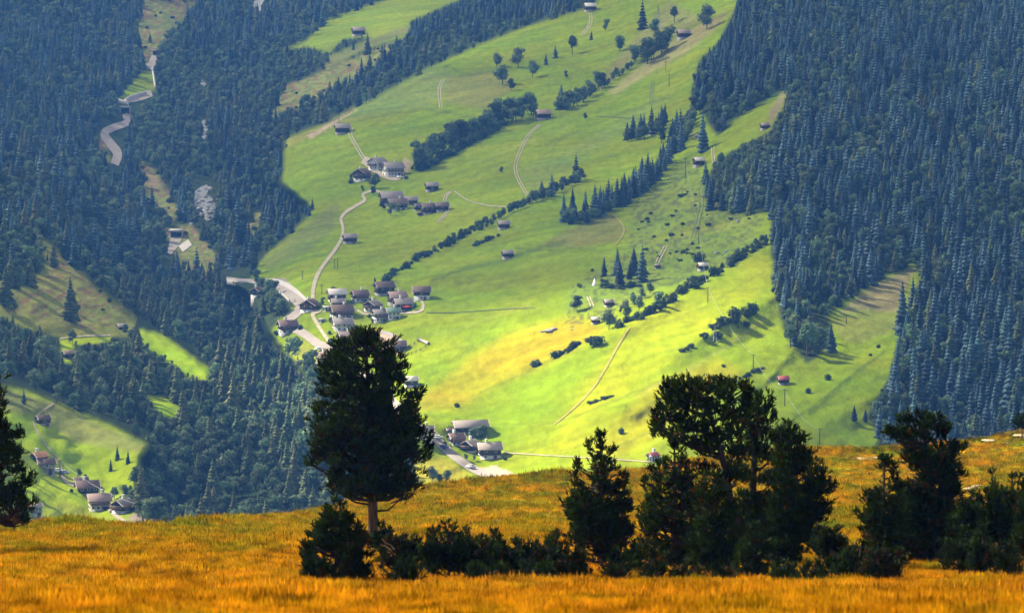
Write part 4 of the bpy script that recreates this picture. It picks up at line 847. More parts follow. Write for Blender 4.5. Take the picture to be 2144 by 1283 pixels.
h(714,669,54,6,'brown','white','wood','broad brown-roofed chalet in the village centre','house',base=.42,balc=True,hr=.28)
h(674,676,15,5,'pale','white','white','tiny white garage beside the village lane','garage','garage',base=.5,chim=False,nwin=1,rise=.05,hr=.35)
h(716,694,48,5,'grey','white','white','white house with a long light grey roof','house',base=.5,hr=.28)
h(735,728,64,4,'rust','white','wood2','largest roof of the village just above the big pine','house',base=.5,hr=.24)
h(601,700,46,6,'maroon','white','wood','maroon-roofed chalet left of the main road','house',base=.45,balc=True,hr=.34)
h(682,764,46,8,'pink','white','white','salmon-roofed house left of the big pine top','house',base=.5,balc=True,hr=.30)
h(832,736,38,-6,'rust','stone','wood','low shed at the right of the big pine top','shed','shed',base=.3,chim=False,nwin=1,hr=.24)
h(538,622,30,65,'brown','white','wood','dark chalet below the road bridge','house',base=.3,hr=.34)
h(860,812,32,3,'pale','white','wood','small barn with a cream roof alone in the yellow field','barn','barn',base=.3,chim=False,nwin=1,hr=.40)
# lower hamlet
h(984,910,76,3,'shingle','stone','wood','very long grey-roofed barn at the top of the lower hamlet','barn','barn',dr=.5,base=.25,nwin=3,hr=.20,chim=False)
h(955,934,40,10,'maroon','white','wood','maroon-roofed chalet beside the lower road','house',balc=True,base=.4)
h(984,948,42,60,'shingle','white','wood','brown gabled chalet in the middle of the lower hamlet','house',balc=True,base=.2,hr=.32)
h(1025,962,52,-4,'shingle','white','wood','big grey-roofed barn lowest in the hamlet','barn','barn',base=.35,nwin=2,hr=.34,dr=.75)
h(888,921,40,-8,'grey','white','white','white house with grey roof behind the big pine branches','house',base=.5,hr=.34)
h(941,909,16,10,'rust','stone','wood2','little shed beside the lower hamlet road','shed','shed',base=.2,chim=False,nwin=1)
h(1368,966,28,35,'red','white','white','small white house with a purple-red roof at the skyline','house',base=.5,hr=.34)
# farms on the slope
h(790,358,42,48,'grey','white','white','upper grey-roofed wing of the big white farm inn','inn','farm_inn',base=.5,balc=True,hr=.44,dr=1.0,nwin=4)
h(822,371,50,10,'grey','white','white','lower grey-roofed wing of the big white farm inn','inn','farm_inn',base=.5,balc=True,hr=.36,nwin=5)
h(757,381,38,66,'brown','white','wood','dark gabled chalet left of the white farm inn','house',balc=True,base=.35,hr=.42)
h(818,430,52,3,'grey','stone','wood','grey-roofed barn of the middle farm','barn','barn',base=.25,nwin=2,hr=.28,chim=False)
h(832,442,44,3,'rust','white','wood','rust-roofed house in front of the middle farm barn','house',base=.4,hr=.30)
h(860,430,30,3,'shingle','stone','wood','low brown-roofed link building of the middle farm','barn','barn',base=.2,chim=False,nwin=1,hr=.30)
h(875,442,18,20,'rust','stone','wood','narrow rust-roofed building of the middle farm','barn','barn',base=.2,chim=False,nwin=1,hr=.5)
h(897,449,34,3,'rust','stone','wood','dark square farm building with a rust roof','barn','barn',base=.2,nwin=2,hr=.38)
h(925,444,30,-3,'rust','stone','wood','rightmost rust-roofed building of the middle farm','barn','barn',base=.3,nwin=1,chim=False,hr=.34)
h(879,453,12,10,'brown','stone','wood','tiny lean-to at the foot of the middle farm','shed','shed',base=.2,chim=False,nwin=0)
for a in [(904,402,30,'shingle','lone hut just above the middle farm'),(716,282,34,'grey','dark barn on the edge above the white farm inn'),(732,511,32,'shingle','barn beside the winding pale road'),(1055,481,26,'shingle','small barn right of the short hedge'),(1063,542,26,'shingle','small barn on the dark bank in mid meadow'),
  (1137,252,34,'pink','barn at the end of the tree belt'),(1236,25,27,'pale','pale-roofed barn on the skyline of the upper meadow'),(750,76,30,'shingle','barn on the far high meadow'),(1432,82,29,'grey','grey-roofed barn under the dark wood'),(1464,350,26,'pale','tall pale-roofed barn at the forest corner'),
  (1365,284,14,'shingle','tiny hut hidden among the spruces'),(1602,272,20,'shingle','small hut at the right forest edge'),(1377,563,13,'shingle','tiny grey hut below the short track'),(1472,567,24,'pale','pale-roofed hut above the thick hedge'),(1275,643,22,'shingle','dark hut right of the curved track'),(1247,679,20,'pale','small hut half hidden by the pale tree'),
  (1641,806,24,'red','red-roofed hut on the right meadow')]:
    h(a[0],a[1],a[2],R.uniform(-4,8),a[3],'stone','wood',a[4],'hut' if a[2] < 24 else 'barn','hut' if a[2] < 24 else 'barn',base=.3,chim=False,nwin=0,hr=(.46 if a[0] == 1464 else .36))
h(1457,289,8,0,'pale','white','white','tiny white hut beside the big spruce','hut','hut',chim=False,nwin=0)
# left side farms
h(88,890,34,30,'brown','stone','wood','dark hut on the near left field','hut','hut',chim=False,nwin=1,base=.2,hr=.30)
h(141,752,28,30,'pink','stone','wood','light-roofed hut among the trees of the left wood','hut','hut',chim=False,nwin=1,base=.2,hr=.34)
h(255,692,26,10,'shingle','stone','wood','low hut at the top of the sunlit left strip','hut','hut',chim=False,nwin=0,base=.2,hr=.24)
h(79,970,40,48,'orange','stone','wood','farm building with the bright orange roof','barn','barn',base=.2,nwin=1,hr=.28)
h(94,990,42,4,'brown','stone','stone','grey weathered barn in front of the orange roof','barn','barn',base=.2,nwin=1,chim=False,hr=.38)
h(168,1020,34,3,'brown','stone','wood','low brown roof behind the red farm roof','barn','barn',base=.2,nwin=1,chim=False,hr=.26)
h(180,1040,54,3,'maroon','stone','wood','large farm building with a dull red roof','barn','barn',base=.3,nwin=3,hr=.30)
h(205,1070,54,3,'pink','white','white','white farm house with salmon roof and arched front','house',base=.5,balc=True,nwin=4,hr=.34)
h(254,1076,48,58,'shingle','white','wood','dark timbered gabled farm house right of the white one','house',base=.3,balc=True,hr=.32)
h(74,1082,28,5,'grey','white','stone','tall narrow grey house behind the left pine','house',base=.3,hr=.62,chim=False)

# parasol, tent, vehicles, poles
p = T(850,651); e = empty('parasol', p); tag(e, 'open red parasol in front of the grey-roofed house', 'parasol')
b = MB(); b.tube([(0,0,-1),(0,0,2.6)], .06, 5); b.build('pole', M['pole'], e)
b = MB(); b.add([(2.6*cos(k*pi/4), 2.6*sin(k*pi/4), 2.2) for k in range(8)]+[(0,0,3.1)], [(k,(k+1)%8,8) for k in range(8)]); b.build('canopy', M['redcloth'], e)
p = T(1244,597); e = empty('tipi_tent', p); tag(e, 'white pointed tent under the spruce clump', 'tent')
s_ = 12*mpp(1244,597)/2; b = MB(); b.add([(s_*cos(k*pi/5), s_*sin(k*pi/5), -1) for k in range(10)]+[(.2,.0,s_*2.7)], [(k,(k+1)%10,10) for k in range(10)]); b.build('canvas_cover', M['canvas'], e)
b = MB(); [b.tube([(.0,.0,s_*2.5),(.35*cos(a),.35*sin(a),s_*3.0)], .05, 4) for a in (0,1.5,3,4.5)]; b.build('tent_pole', M['pole'], e)
def car(u, v, rz, m, label):
    p = T(u, v); e = empty('parked_car', (p[0],p[1],p[2]+.4), radians(rz)); tag(e, label, 'car')
    b = MB(); b.add([(-2.1,-.85,.3),(2.1,-.85,.3),(2.15,-.85,.8),(1.2,-.85,.92),(.7,-.75,1.45),(-1.2,-.75,1.45),(-1.8,-.85,.95),(-2.15,-.85,.85)]+[(-2.1,.85,.3),(2.1,.85,.3),(2.15,.85,.8),(1.2,.85,.92),(.7,.75,1.45),(-1.2,.75,1.45),(-1.8,.85,.95),(-2.15,.85,.85)],
        [(0,1,2,3,4,5,6,7),(15,14,13,12,11,10,9,8)]+[(i,8+i,8+(i+1)%8,(i+1)%8) for i in range(8)]); b.build('body', m, e)
    b = MB()
    for s in (-1,1): b.add([(1.0,s*.84,.96),(.62,s*.79,1.36),(-1.1,s*.79,1.36),(-1.55,s*.84,.98)], [(0,1,2,3)])
    b.add([(1.2,-.72,.98),(1.2,.72,.98),(.78,.66,1.42),(.78,-.66,1.42)], [(0,1,2,3)]); b.build('window', M['glass'], e)
    for x_ in (-1.3,1.3):
        for s in (-1,1):
            b = MB(); b.tube([(x_,s*.9,.32),(x_,s*.68,.32)], .33, 10); b.build('wheel', M['tyre'], e)
car(930,940,-48,M['car_dark'],'dark car driving on the lower road between the houses'); car(986,982,-40,M['car_silver'],'silver car further down the lower road'); car(917,920,5,M['car_white'],'white car parked by the white house on the lower road')
car(668,735,10,M['car_white'],'white van-like car by the road beside the salmon roof'); car(120,990,10,M['car_white'],'white car parked beside the grey farm barn'); car(134,994,0,M['car_silver'],'silver car parked in the left farmyard'); car(838,374,-20,M['car_white'],'white car parked below the farm inn')
def pole(u, v, hpx, label, cross=True, lattice=False, name='utility_pole'):
    p = T(u, v); H = hpx*mpp(u, v); e = empty(name, p); tag(e, label, 'pylon' if lattice else 'pole', None)
    b = MB()
    if lattice:
        w = H*.12
        for sx in (-1,1):
            for sy in (-1,1): b.tube([(sx*w,sy*w,-1),(sx*w*.12,sy*w*.12,H)], .14, 4)
        for k in range(6):
            z0, z1 = H*k/6, H*(k+1)/6; f0, f1 = w*(1-.88*k/6), w*(1-.88*(k+1)/6)
            for s in (-1,1): b.tube([(-f0,s*f0,z0),(f1,s*f1,z1)], .09, 4); b.tube([(s*f0,-f0,z0),(s*f1,f1,z1)], .09, 4)
        b.build('lattice_frame', M['steel'], e); b = MB(); b.tube([(-w*.9,0,H*.9),(w*.9,0,H*.9)], .12, 4); b.build('cross_arm', M['steel'], e)
    else:
        b.tube([(0,0,-1),(0,0,H)], [.24,.15], 6); b.build('shaft', M['pole'], e)
        if cross: b = MB(); b.tube([(-1.1,0,H*.95),(1.1,0,H*.95)], .09, 4); b.build('cross_arm', M['pole'], e)
    return p + np.array([0,0,H*.93])
W1 = [pole(1435,374,44,'power pole in the rough grass left of the tall barn'), pole(1463,510,36,'power pole in the middle of the rough pasture'), pole(1482,634,34,'power pole in the sunny field above the row of bushes'), pole(1577,775,34,'power pole beside the ditch by the umbrella pine'), pole(1643,850,36,'power pole below the red-roofed hut'), pole(1716,930,34,'power pole lowest on the right meadow')]
pole(633,585,18,'short pole by the left edge of the lower meadow'); pole(674,616,20,'short pole above the road fork'); pole(707,562,22,'left pole of the twin poles on the lower meadow'); pole(701,562,20,'right pole of the twin poles on the lower meadow')
pole(1497,714,34,'lattice mast in the row of bushes on the sunny field',lattice=True,name='power_pylon'); pole(1378,62,48,'lattice pylon on the brown slope near the top',lattice=True,name='power_pylon'); pole(774,215,34,'lattice pylon on the rim of the upper meadow',lattice=True,name='power_pylon')
pole(1401,182,26,'pole highest on the right upper meadow'); pole(1394,150,22,'pole beside the brown bank above'); pole(710,258,20,'pole behind the dark barn on the edge'); pole(1772,678,16,'pole in the brown clearing'); pole(1388,112,20,'pole by the broad leafy tree')
P1_ = pole(126,1000,38,'wooden pole beside the left farmyard')
def wire(a, b_, label, sag=3.0, r=0.07):
    pts = [np.array(a)*(1-t)+np.array(b_)*t-np.array([0,0,sag*4*t*(1-t)]) for t in np.linspace(0,1,14)]; b = MB(); b.tube(pts, r, 4); o = b.build('power_line', M['steel']); tag(o, label, 'cable')
wire(P1_, T(330,1100)+np.array([0,0,6]), 'power line sagging from the left farmyard pole to the valley'); 
for i in range(5): wire(W1[i], W1[i+1], ['wire between the tall barn and the pasture pole','wire from the pasture pole to the sunny field','wire from the sunny field down to the ditch pole','wire from the ditch pole to the red-roofed hut pole','wire down the right meadow to the lowest pole'][i], r=.05)
# plank fence by the paddock
def fence(pts, label, step=9, rail=True):
    c = catmull(pts, step); q = T(c[:,0], c[:,1]); e = empty('paddock_fence', q[0]); tag(e, label, 'fence'); q = q-q[0]
    for p in q: b = MB(); b.box(p[0]-.12,p[0]+.12,p[1]-.12,p[1]+.12,p[2]-.5,p[2]+1.4); b.build('post', M['pole'], e)
    b = MB(); 
    for z in (.6,1.15): b.tube([p+np.array([0,0,z]) for p in q], .06, 4)
    b.build('rail', M['pole'], e)
fence([(838,748),(862,742),(880,734),(900,722)], 'wooden paddock fence right of the big pine top'); fence([(842,733),(858,727),(876,716)], 'shorter fence along the upper paddock side')
p0, p1 = T(875,713), T(897,722); b = MB(); b.tube([p0+(0,0,.8), p1+(0,0,.8)], .7, 6); tag(b.build('timber_stack', M['roof_shingle']), 'long pale timber pile at the end of the paddock', 'timber pile')
fence([(600,670),(596,660),(604,645),(618,632)], 'railing on the outside of the village road bend', 10)

# ------------------------------------------------------------------ foreground pines
def PY(u, v, y):
    yc = (641.5-v)*K; d = y/(CT+yc*ST); return P(u, v, d)
def tuft_arrays(pos, dirs, Ls, nb, rs, wid=0.11):
    """needle brushes: nb blades round each twig tip"""
    n = len(pos); 
    d = dirs/np.linalg.norm(dirs, axis=1)[:,None]
    a = np.cross(d, rs.normal(size=(n,3))); a /= np.linalg.norm(a, axis=1)[:,None]; b = np.cross(d, a)
    ang = (np.arange(nb)/nb*2*pi)[None,:] + rs.uniform(0,6.28,(n,1)); sp = rs.uniform(0.12,0.62,(n,nb)); st = rs.uniform(-0.35,0.45,(n,nb))
    rad = (a[:,None]*np.cos(ang)[...,None] + b[:,None]*np.sin(ang)[...,None])
    base = pos[:,None] + d[:,None]*(st*Ls[:,None])[...,None]
    tip = base + (d[:,None]*(0.62) + rad*sp[...,None]*0.75)*(Ls[:,None]*rs.uniform(.7,1.1,(n,nb)))[...,None]
    side = np.cross(tip-base, rs.normal(size=(n,nb,3))); side /= np.linalg.norm(side, axis=2)[...,None]+1e-9
    w = (Ls[:,None]*wid)[...,None]
    V = np.stack([base-side*w*.6, base+side*w*.6, tip+side*w*.5, tip-side*w*.5], 2).reshape(-1,3)
    F = np.arange(len(V)).reshape(-1,4); return V, F
def pine(name, label, y, trunk, clumps, grow=1.0, tl=0.2, dens=1.0, rust=0.04, seed=0, nb=9, cat='tree', limbs=True, wid=.11, trunkmat='pbark', flat=0.7, gap=.33):
    """trunk: [(u,v,radius_m)...] from the ground up; clumps: [(u,v,rx_px,ry_px,depth_m)]"""
    rs = np.random.RandomState(seed); bx = PY(trunk[0][0], trunk[0][1], y); e = empty(name, bx); tag(e, label, cat)
    tp = [PY(t[0], t[1], y)-bx for t in trunk]; tr = [t[2] for t in trunk]
    b = MB(); pts = [tp[0]-np.array([0,0,.6])]+tp; b.tube(pts, [tr[0]*1.35]+tr, 9); b.build('trunk', M[trunkmat], e, True)
    tz = np.array([p[2] for p in tp]); 
    def on_trunk(z): return np.array([np.interp(z, tz, [p[i] for p in tp]) for i in range(3)])
    lb = MB(); PV = []; DV = []
    s0 = y*K
    for (u, v, rx, ry, dy) in clumps:
        rx, ry = rx*grow, ry*grow*(1.15 if grow > 1 else 1)
        c = PY(u, v, y)-bx+np.array([0,dy,0]); ax, az = rx*s0, ry*s0; ay = ax*0.9
        hd = np.hypot(c[0]-on_trunk(c[2])[0], dy)
        st = on_trunk(max(tz[0]+.1*(tz[-1]-tz[0]), min(c[2]-0.35*hd-az*.3, tz[-1]*.98)))
        if limbs:
            mid = (st+c)/2+np.array([0,0,-.12*hd])+rs.normal(size=3)*.04*hd; r0 = max(.02, .018+.012*hd+0.25*ax*.06)
            lb.tube([st, mid, c], [r0*1.4, r0, r0*.5], 5)
        n = int(dens*(ax*az)/(tl*tl)*12)+4
        q = rs.normal(size=(n,3)); q /= np.linalg.norm(q, axis=1)[:,None]; q[:,2] = np.where(rs.rand(n) < .45, np.abs(q[:,2]), q[:,2])
        rr = rs.rand(n)**.38; p = c+q*rr[:,None]*np.array([ax,ay,az])*(1+.25*rs.normal(size=(n,1))*.5)
        d = q*np.array([.8,.8,.4])+np.array([0,0,.95])+rs.normal(size=(n,3))*.3
        # keep out tufts by noise cells so that the clump breaks into sprays
        cell = vnoise(p[:,0]*2.1/tl*.2+seed, p[:,2]*2.6/tl*.2+p[:,1]*1.3/tl*.2, seed)
        k = cell > gap; PV.append(p[k]); DV.append(d[k])
        if limbs:
            for i in range(min(5, 2+int(ax/.4))):
                j = rs.randint(len(p)); lb.tube([c*.6+st*.4, (c+p[j])/2, p[j]], [r0*.6, r0*.4, r0*.2], 4)
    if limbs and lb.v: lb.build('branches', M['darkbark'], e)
    PV = np.concatenate(PV); DV = np.concatenate(DV); isr = rs.rand(len(PV)) < rust*2*(vnoise(PV[:,0]*1.2, PV[:,2]*1.2, seed+5) > .45)
    V, F = tuft_arrays(PV, DV, tl*1.3*rs.uniform(.7,1.25,len(PV)), nb, rs, wid)
    mi = np.repeat(isr.astype(int), nb); mesh_obj('crown', V, F, [M['pine'], M['pine_rust']], e, mi); return e
def profile_clumps(prof, cu, y, seed, step=24, size=0.42, per=7, flat=.62, up=0.0, rmin=14):
    """prof [(v, uL, uR)] from the top down; branches tiers all round the trunk"""
    r = random.Random(seed); out = []; vs = [p[0] for p in prof]; v = vs[0]+6; s0 = y*K; tier = 0
    while v < vs[-1]:
        L_ = np.interp(v, vs, [p[1] for p in prof]); R_ = np.interp(v, vs, [p[2] for p in prof]); cx = np.interp(v, vs, cu) if hasattr(cu,'__len__') else cu
        hw = (R_-L_)/2; n = max(1, int(round(per*min(1, hw/70.0)+1))); ph = r.uniform(0,6.28)
        for k in range(n):
            a = ph+2*pi*k/n+r.uniform(-.3,.3); ca = cos(a); ext = (R_-cx) if ca > 0 else (cx-L_); sz = max(rmin*.55, hw*size*r.uniform(.75,1.2)); sz = min(sz, 60)
            rad = max(0, 1-sz/max(hw,1)*.85)*r.uniform(.82,1.08); out.append((cx+ca*ext*rad, v-up*abs(ca)*hw*.3+r.uniform(-4,4), sz*1.1, sz*flat*r.uniform(.6,.95), sin(a)*hw*s0*rad*.85))
        if hw > 40: out.append((cx+r.uniform(-8,8), v, hw*.34, step*.5, 0))
        v += step*r.uniform(.75,1.15)*(0.75 if hw < 40 else 1); tier += 1
    return out
def dfg(u, v): return float(FT(u, v)[1])

# great stone pine
pf = [(696,736,800),(718,698,826),(765,672,846),(800,664,852),(840,658,858),(870,654,876),(900,644,888),(940,640,902),(965,642,902),(1000,650,888),(1030,672,872),(1050,690,855)]
cl = profile_clumps(pf, [765,765,765,768,770,772,775,775,775,778,780,782], 115, 3, step=29, size=.34, per=11, flat=.5, up=.3)
cl += [(868,838,16,20,0),(880,825,9,13,0.1),(858,870,20,18,.2),(893,940,18,10,.1),(872,995,26,11,0),(658,905,12,14,0),(652,975,16,12,.2),(712,735,13,17,0),(745,715,14,20,.3),(790,716,14,20,.2),(818,745,12,16,0),(833,795,12,14,0),(678,1010,18,12,0),(840,1045,26,12,.2),(716,1032,20,9,-.3),(676,780,10,14,0)]
pine('stone_pine', 'tallest dark stone pine with a bare lower trunk near the middle', 115, [(781,1120,.24),(781,1090,.20),(780,1040,.19),(777,960,.15),(772,860,.11),(768,760,.06),(766,710,.03)], cl, tl=.20, dens=1.15, rust=.05, seed=3)
# left edge pine
pf = [(790,-60,5),(850,-60,14),(880,-65,32),(930,-70,50),(960,-80,44),(1000,-85,62),(1040,-90,74),(1075,-70,70)]
cl = profile_clumps(pf, -20, 100, 8, step=26, size=.40, per=8, flat=.5, up=.1)+[(58,1005,18,12,0),(66,1052,16,8,0),(40,1070,30,8,.2),(36,910,14,16,0),(30,945,20,12,0)]
pine('stone_pine', 'dark pine cut off by the left edge of the picture', 100, [(-20,1150,.2),(-20,1000,.16),(-20,800,.04)], cl, tl=.19, dens=1.1, seed=8)
# young pine in front of the big one
pf = [(1048,695,710),(1075,680,735),(1110,655,752),(1150,636,770),(1190,622,782),(1215,622,785),(1235,630,770)]
cl = profile_clumps(pf, [703,703,703,703,702,702,702], 78, 12, step=20, size=.40, per=8, flat=.75, up=.3)+[(628,1190,12,16,0),(634,1215,12,10,0),(645,1132,9,16,0),(672,1100,9,14,.0),(748,1105,10,18,0),(766,1135,10,16,.1)]
pine('young_pine', 'bushy young pine standing in front of the tallest pine', 78, [(705,1240,.09),(705,1150,.06),(703,1060,.02)], cl, tl=.15, dens=1.1, rust=.16, seed=12)
# slim conical pine
pf = [(908,1257,1263),(940,1242,1276),(975,1226,1290),(1010,1208,1306),(1050,1186,1318),(1090,1178,1320),(1130,1178,1320),(1160,1190,1305),(1185,1215,1290)]
cl = profile_clumps(pf, 1257, 88, 21, step=20, size=.36, per=9, flat=.45, up=.6)+[(1210,978,9,13,0),(1232,935,8,12,0),(1283,945,7,12,0),(1308,1003,9,13,0),(1315,1058,9,11,0),(1190,1060,10,12,0),(1201,1000,7,11,0),(1259,915,6,12,0)]
pine('conical_pine', 'slender conical pine standing apart between the shrubs and the pine group', 88, [(1258,1205,.12),(1258,1080,.09),(1258,915,.02)], cl, tl=.15, dens=1.15, rust=.08, seed=21)
# group of pines on the right
pf = [(930,1405,1420),(960,1382,1440),(1000,1362,1462),(1050,1342,1480),(1100,1332,1500),(1150,1328,1500),(1190,1345,1480)]
cl = profile_clumps(pf, 1414, 86, 31, step=22, size=.30, per=9, flat=.42, up=.5)+[(1340,1085,10,10,0),(1353,1120,12,9,0),(1368,985,9,11,0),(1408,925,6,12,0),(1350,1010,7,9,0)]
pine('conical_pine', 'conical pine at the left side of the pine group', 86, [(1414,1205,.11),(1414,1060,.08),(1412,930,.02)], cl, tl=.15, dens=1.1, rust=.05, seed=31)
cl = [(1395,870,26,16,0),(1385,905,20,16,.4),(1410,838,28,20,.2),(1440,812,34,18,-.2),(1480,822,36,20,.4),(1520,815,32,18,-.1),(1545,835,26,20,0),(1450,860,36,20,.5),(1500,868,36,22,-.5),(1545,880,24,20,.2),(1420,905,24,14,-.4),(1468,905,30,14,.2),(1520,915,26,14,.3),(1375,890,12,14,0),(1402,812,14,14,.1),(1440,930,16,9,0),(1560,850,10,14,0),(1478,945,24,10,.3)]
cl += [(1530,1000,20,14,-.2),(1500,1010,22,14,.3),(1475,985,20,12,0),(1545,950,26,16,.3),(1490,930,28,14,0),(1430,885,26,14,0),(1560,820,14,14,0)]
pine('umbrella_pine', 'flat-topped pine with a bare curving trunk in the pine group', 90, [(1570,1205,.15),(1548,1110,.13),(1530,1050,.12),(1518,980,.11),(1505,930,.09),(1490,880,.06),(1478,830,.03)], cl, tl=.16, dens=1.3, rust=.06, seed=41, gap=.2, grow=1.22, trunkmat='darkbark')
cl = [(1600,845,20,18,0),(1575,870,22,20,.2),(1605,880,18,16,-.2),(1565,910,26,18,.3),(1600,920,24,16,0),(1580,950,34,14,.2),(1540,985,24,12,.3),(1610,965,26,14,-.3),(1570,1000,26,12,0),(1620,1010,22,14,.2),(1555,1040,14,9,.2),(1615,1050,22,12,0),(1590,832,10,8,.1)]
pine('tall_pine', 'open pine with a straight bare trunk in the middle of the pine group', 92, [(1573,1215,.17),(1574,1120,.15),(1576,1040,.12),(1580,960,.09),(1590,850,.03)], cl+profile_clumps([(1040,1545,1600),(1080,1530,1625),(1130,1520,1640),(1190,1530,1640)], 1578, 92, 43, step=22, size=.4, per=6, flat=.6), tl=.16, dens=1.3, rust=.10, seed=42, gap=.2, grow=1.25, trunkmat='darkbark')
pf = [(878,1640,1655),(905,1620,1680),(940,1622,1705),(980,1620,1722),(1020,1612,1745),(1060,1600,1738),(1085,1600,1725),(1120,1595,1712),(1160,1590,1690),(1200,1600,1665)]
cl = profile_clumps(pf, [1648,1650,1658,1665,1668,1668,1665,1660,1650,1640], 88, 51, step=21, size=.38, per=8, flat=.6, up=.3)+[(1742,1020,11,12,0),(1728,1072,12,8,0),(1612,905,12,12,0),(1600,890,9,10,0)]
pine('bushy_pine', 'broad dark pine at the right side of the pine group', 88, [(1650,1210,.14),(1655,1080,.10),(1650,890,.02)], cl, tl=.16, dens=1.25, rust=.06, seed=51, gap=.28)
pf = [(990,1475,1500),(1030,1455,1530),(1070,1450,1545),(1120,1445,1560),(1170,1440,1570),(1200,1450,1570)]
cl = profile_clumps(pf, 1500, 82, 61, step=20, size=.4, per=7, flat=.7, up=.3)
pine('young_pine', 'greener young pine in front of the bare curving trunk', 82, [(1500,1215,.08),(1500,1100,.05),(1492,1000,.02)], cl, tl=.15, dens=1.0, rust=.08, seed=61)
pf = [(1100,1560,1580),(1140,1540,1610),(1180,1530,1640),(1215,1540,1640)]
pine('young_pine', 'low dark pine at the foot of the pine group', 80, [(1585,1225,.06),(1582,1110,.02)], profile_clumps(pf, 1583, 80, 66, step=20, size=.42, per=7, flat=.75), tl=.15, dens=1.0, rust=.04, seed=66)
# right pines
cl = [(1870,900,14,14,0),(1895,885,16,14,.2),(1888,915,20,16,0),(1930,885,22,16,.1),(1955,885,18,16,-.2),(1975,905,20,16,.1),(1990,925,20,18,0),(2008,945,16,18,.2),(1925,925,34,22,.4),(1965,950,34,22,-.3),(1915,960,28,20,.3),(1998,985,20,18,.1),(1960,1000,34,22,.2),(1925,1010,30,20,-.2),(1985,1030,26,14,.2),(2010,1000,10,7,0),(1940,1050,46,22,.1),(1905,1080,44,22,-.2),(1970,1085,34,20,.3),(1990,1060,18,16,0),(1930,1120,46,24,.2),(1960,1150,34,22,0),(1900,1150,40,24,.2),(1955,1180,28,14,0),(1862,908,8,14,0),(1985,1105,16,12,.1)]
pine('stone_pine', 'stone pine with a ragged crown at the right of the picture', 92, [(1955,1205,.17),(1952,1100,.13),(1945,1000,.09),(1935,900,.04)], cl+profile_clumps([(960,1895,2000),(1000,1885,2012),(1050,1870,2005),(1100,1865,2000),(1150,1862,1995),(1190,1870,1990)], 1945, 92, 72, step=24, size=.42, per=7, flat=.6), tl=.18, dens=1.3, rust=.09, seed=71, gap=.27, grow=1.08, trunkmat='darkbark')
pf = [(960,1848,1858),(985,1838,1880),(1020,1832,1890),(1060,1808,1890),(1100,1800,1900),(1150,1795,1905),(1195,1800,1890)]
cl = profile_clumps(pf, 1852, 86, 76, step=20, size=.40, per=7, flat=.8, up=.3)+[(1850,965,7,14,0),(1872,975,7,12,0),(1812,1040,10,14,0),(1800,1075,10,12,0)]
pine('young_pine', 'narrow pine leaning against the ragged stone pine', 86, [(1850,1205,.10),(1850,1080,.07),(1852,970,.02)], cl, tl=.16, dens=1.0, rust=.10, seed=76)
# shrubs: each a many-stemmed low pine
def shrub(u, v, hpx, wpx, y, label, seed, rust=.05, group=None, dens=.95, tl=.13):
    r = random.Random(seed); cl = []; hpx = hpx*1.15
    for k in range(int(6+wpx/8)):
        x = r.uniform(-.45,.45); f = 1-abs(x)**1.5; top = hpx*f*r.uniform(.5,1.0)
        cl.append((u+x*wpx, v-top*.5, r.uniform(10,15), top*.42, r.uniform(-.5,.5)))
        if r.random() < .7: cl.append((u+x*wpx+r.uniform(-4,4), v-top, 6, 10, r.uniform(-.3,.3)))
    o = pine('mountain_pine_shrub', label, y, [(u,v+4,.05),(u,v-hpx*.4,.03),(u,v-hpx*.6,.015)], cl, tl=tl, dens=dens, rust=rust, seed=seed, cat='shrub', nb=8, gap=.22)
    if group: o['group'] = group
G_ = 'low mountain pines between the young pine and the conical pine'
LB = 'dark low mountain pine in the thicket between the bushy young pine and the conical pine'
for i, (u, v, hp, wp, y) in enumerate([(800,1160,55,50,84),(830,1190,60,60,82),(868,1200,75,60,82),(905,1205,90,60,80),(940,1215,105,58,80),(975,1200,80,50,82),(1000,1215,90,60,80),(1035,1205,85,55,82),(1065,1215,80,60,80),(1100,1210,88,55,81),(1135,1215,90,55,80),(1170,1210,90,60,81),(1205,1215,60,60,80),(850,1225,50,70,77),(1020,1228,55,80,77),(1120,1230,50,80,77),(1290,1215,55,60,79),(1320,1200,60,40,82)]):
    shrub(u, v, hp, wp, y, LB, 100+i, rust=.09, group=G_)
for i, (u, v, hp, wp, y, l) in enumerate([(1740,1185,85,55,82,'small shrubby pine between the pine group and the narrow pine'),(1715,1165,55,40,84,'smaller shrub just right of the pine group'),(1770,1205,55,60,80,'low reddish shrub left of the narrow pine'),(1800,1215,70,70,79,'shrub at the foot of the narrow pine'),(1850,1218,80,80,78,'reddish shrub in front of the narrow pine'),
   (2030,1150,110,80,88,'leftmost bush of the big shrub mass at the right edge'),(2080,1160,150,90,88,'tallest bush of the shrub mass at the right edge'),(2125,1160,165,80,90,'bush cut by the right edge of the picture'),(2010,1200,80,70,82,'low shrub in front of the right shrub mass'),(2060,1205,90,80,81,'middle low shrub in front of the right shrub mass'),(2160,1180,160,80,86,'bush mostly outside the right edge'),(2105,1205,60,70,79,'small rusty shrub low at the right edge')]):
    shrub(u, v, hp, wp, y, l, 140+i, rust=(.14 if 'reddish' in l or 'rusty' in l else .03), dens=1.2)
shrub(30,1100,32,90,130,'rust-coloured shrub under the left edge pine',170,rust=1.0,tl=.16); shrub(2140,900,26,22,235,'tiny dark bush on the skyline at the right edge',171,tl=.3)
for i, (u, v, w_) in enumerate([(1380,1215,60),(1440,1222,70),(1500,1228,70),(1640,1222,60),(1700,1215,60)]):
    shrub(u, v, 38, w_, 78, 'brownish low scrub at the foot of the pine group', 180+i, rust=.16, group='brownish scrub below the pine group', dens=.7)
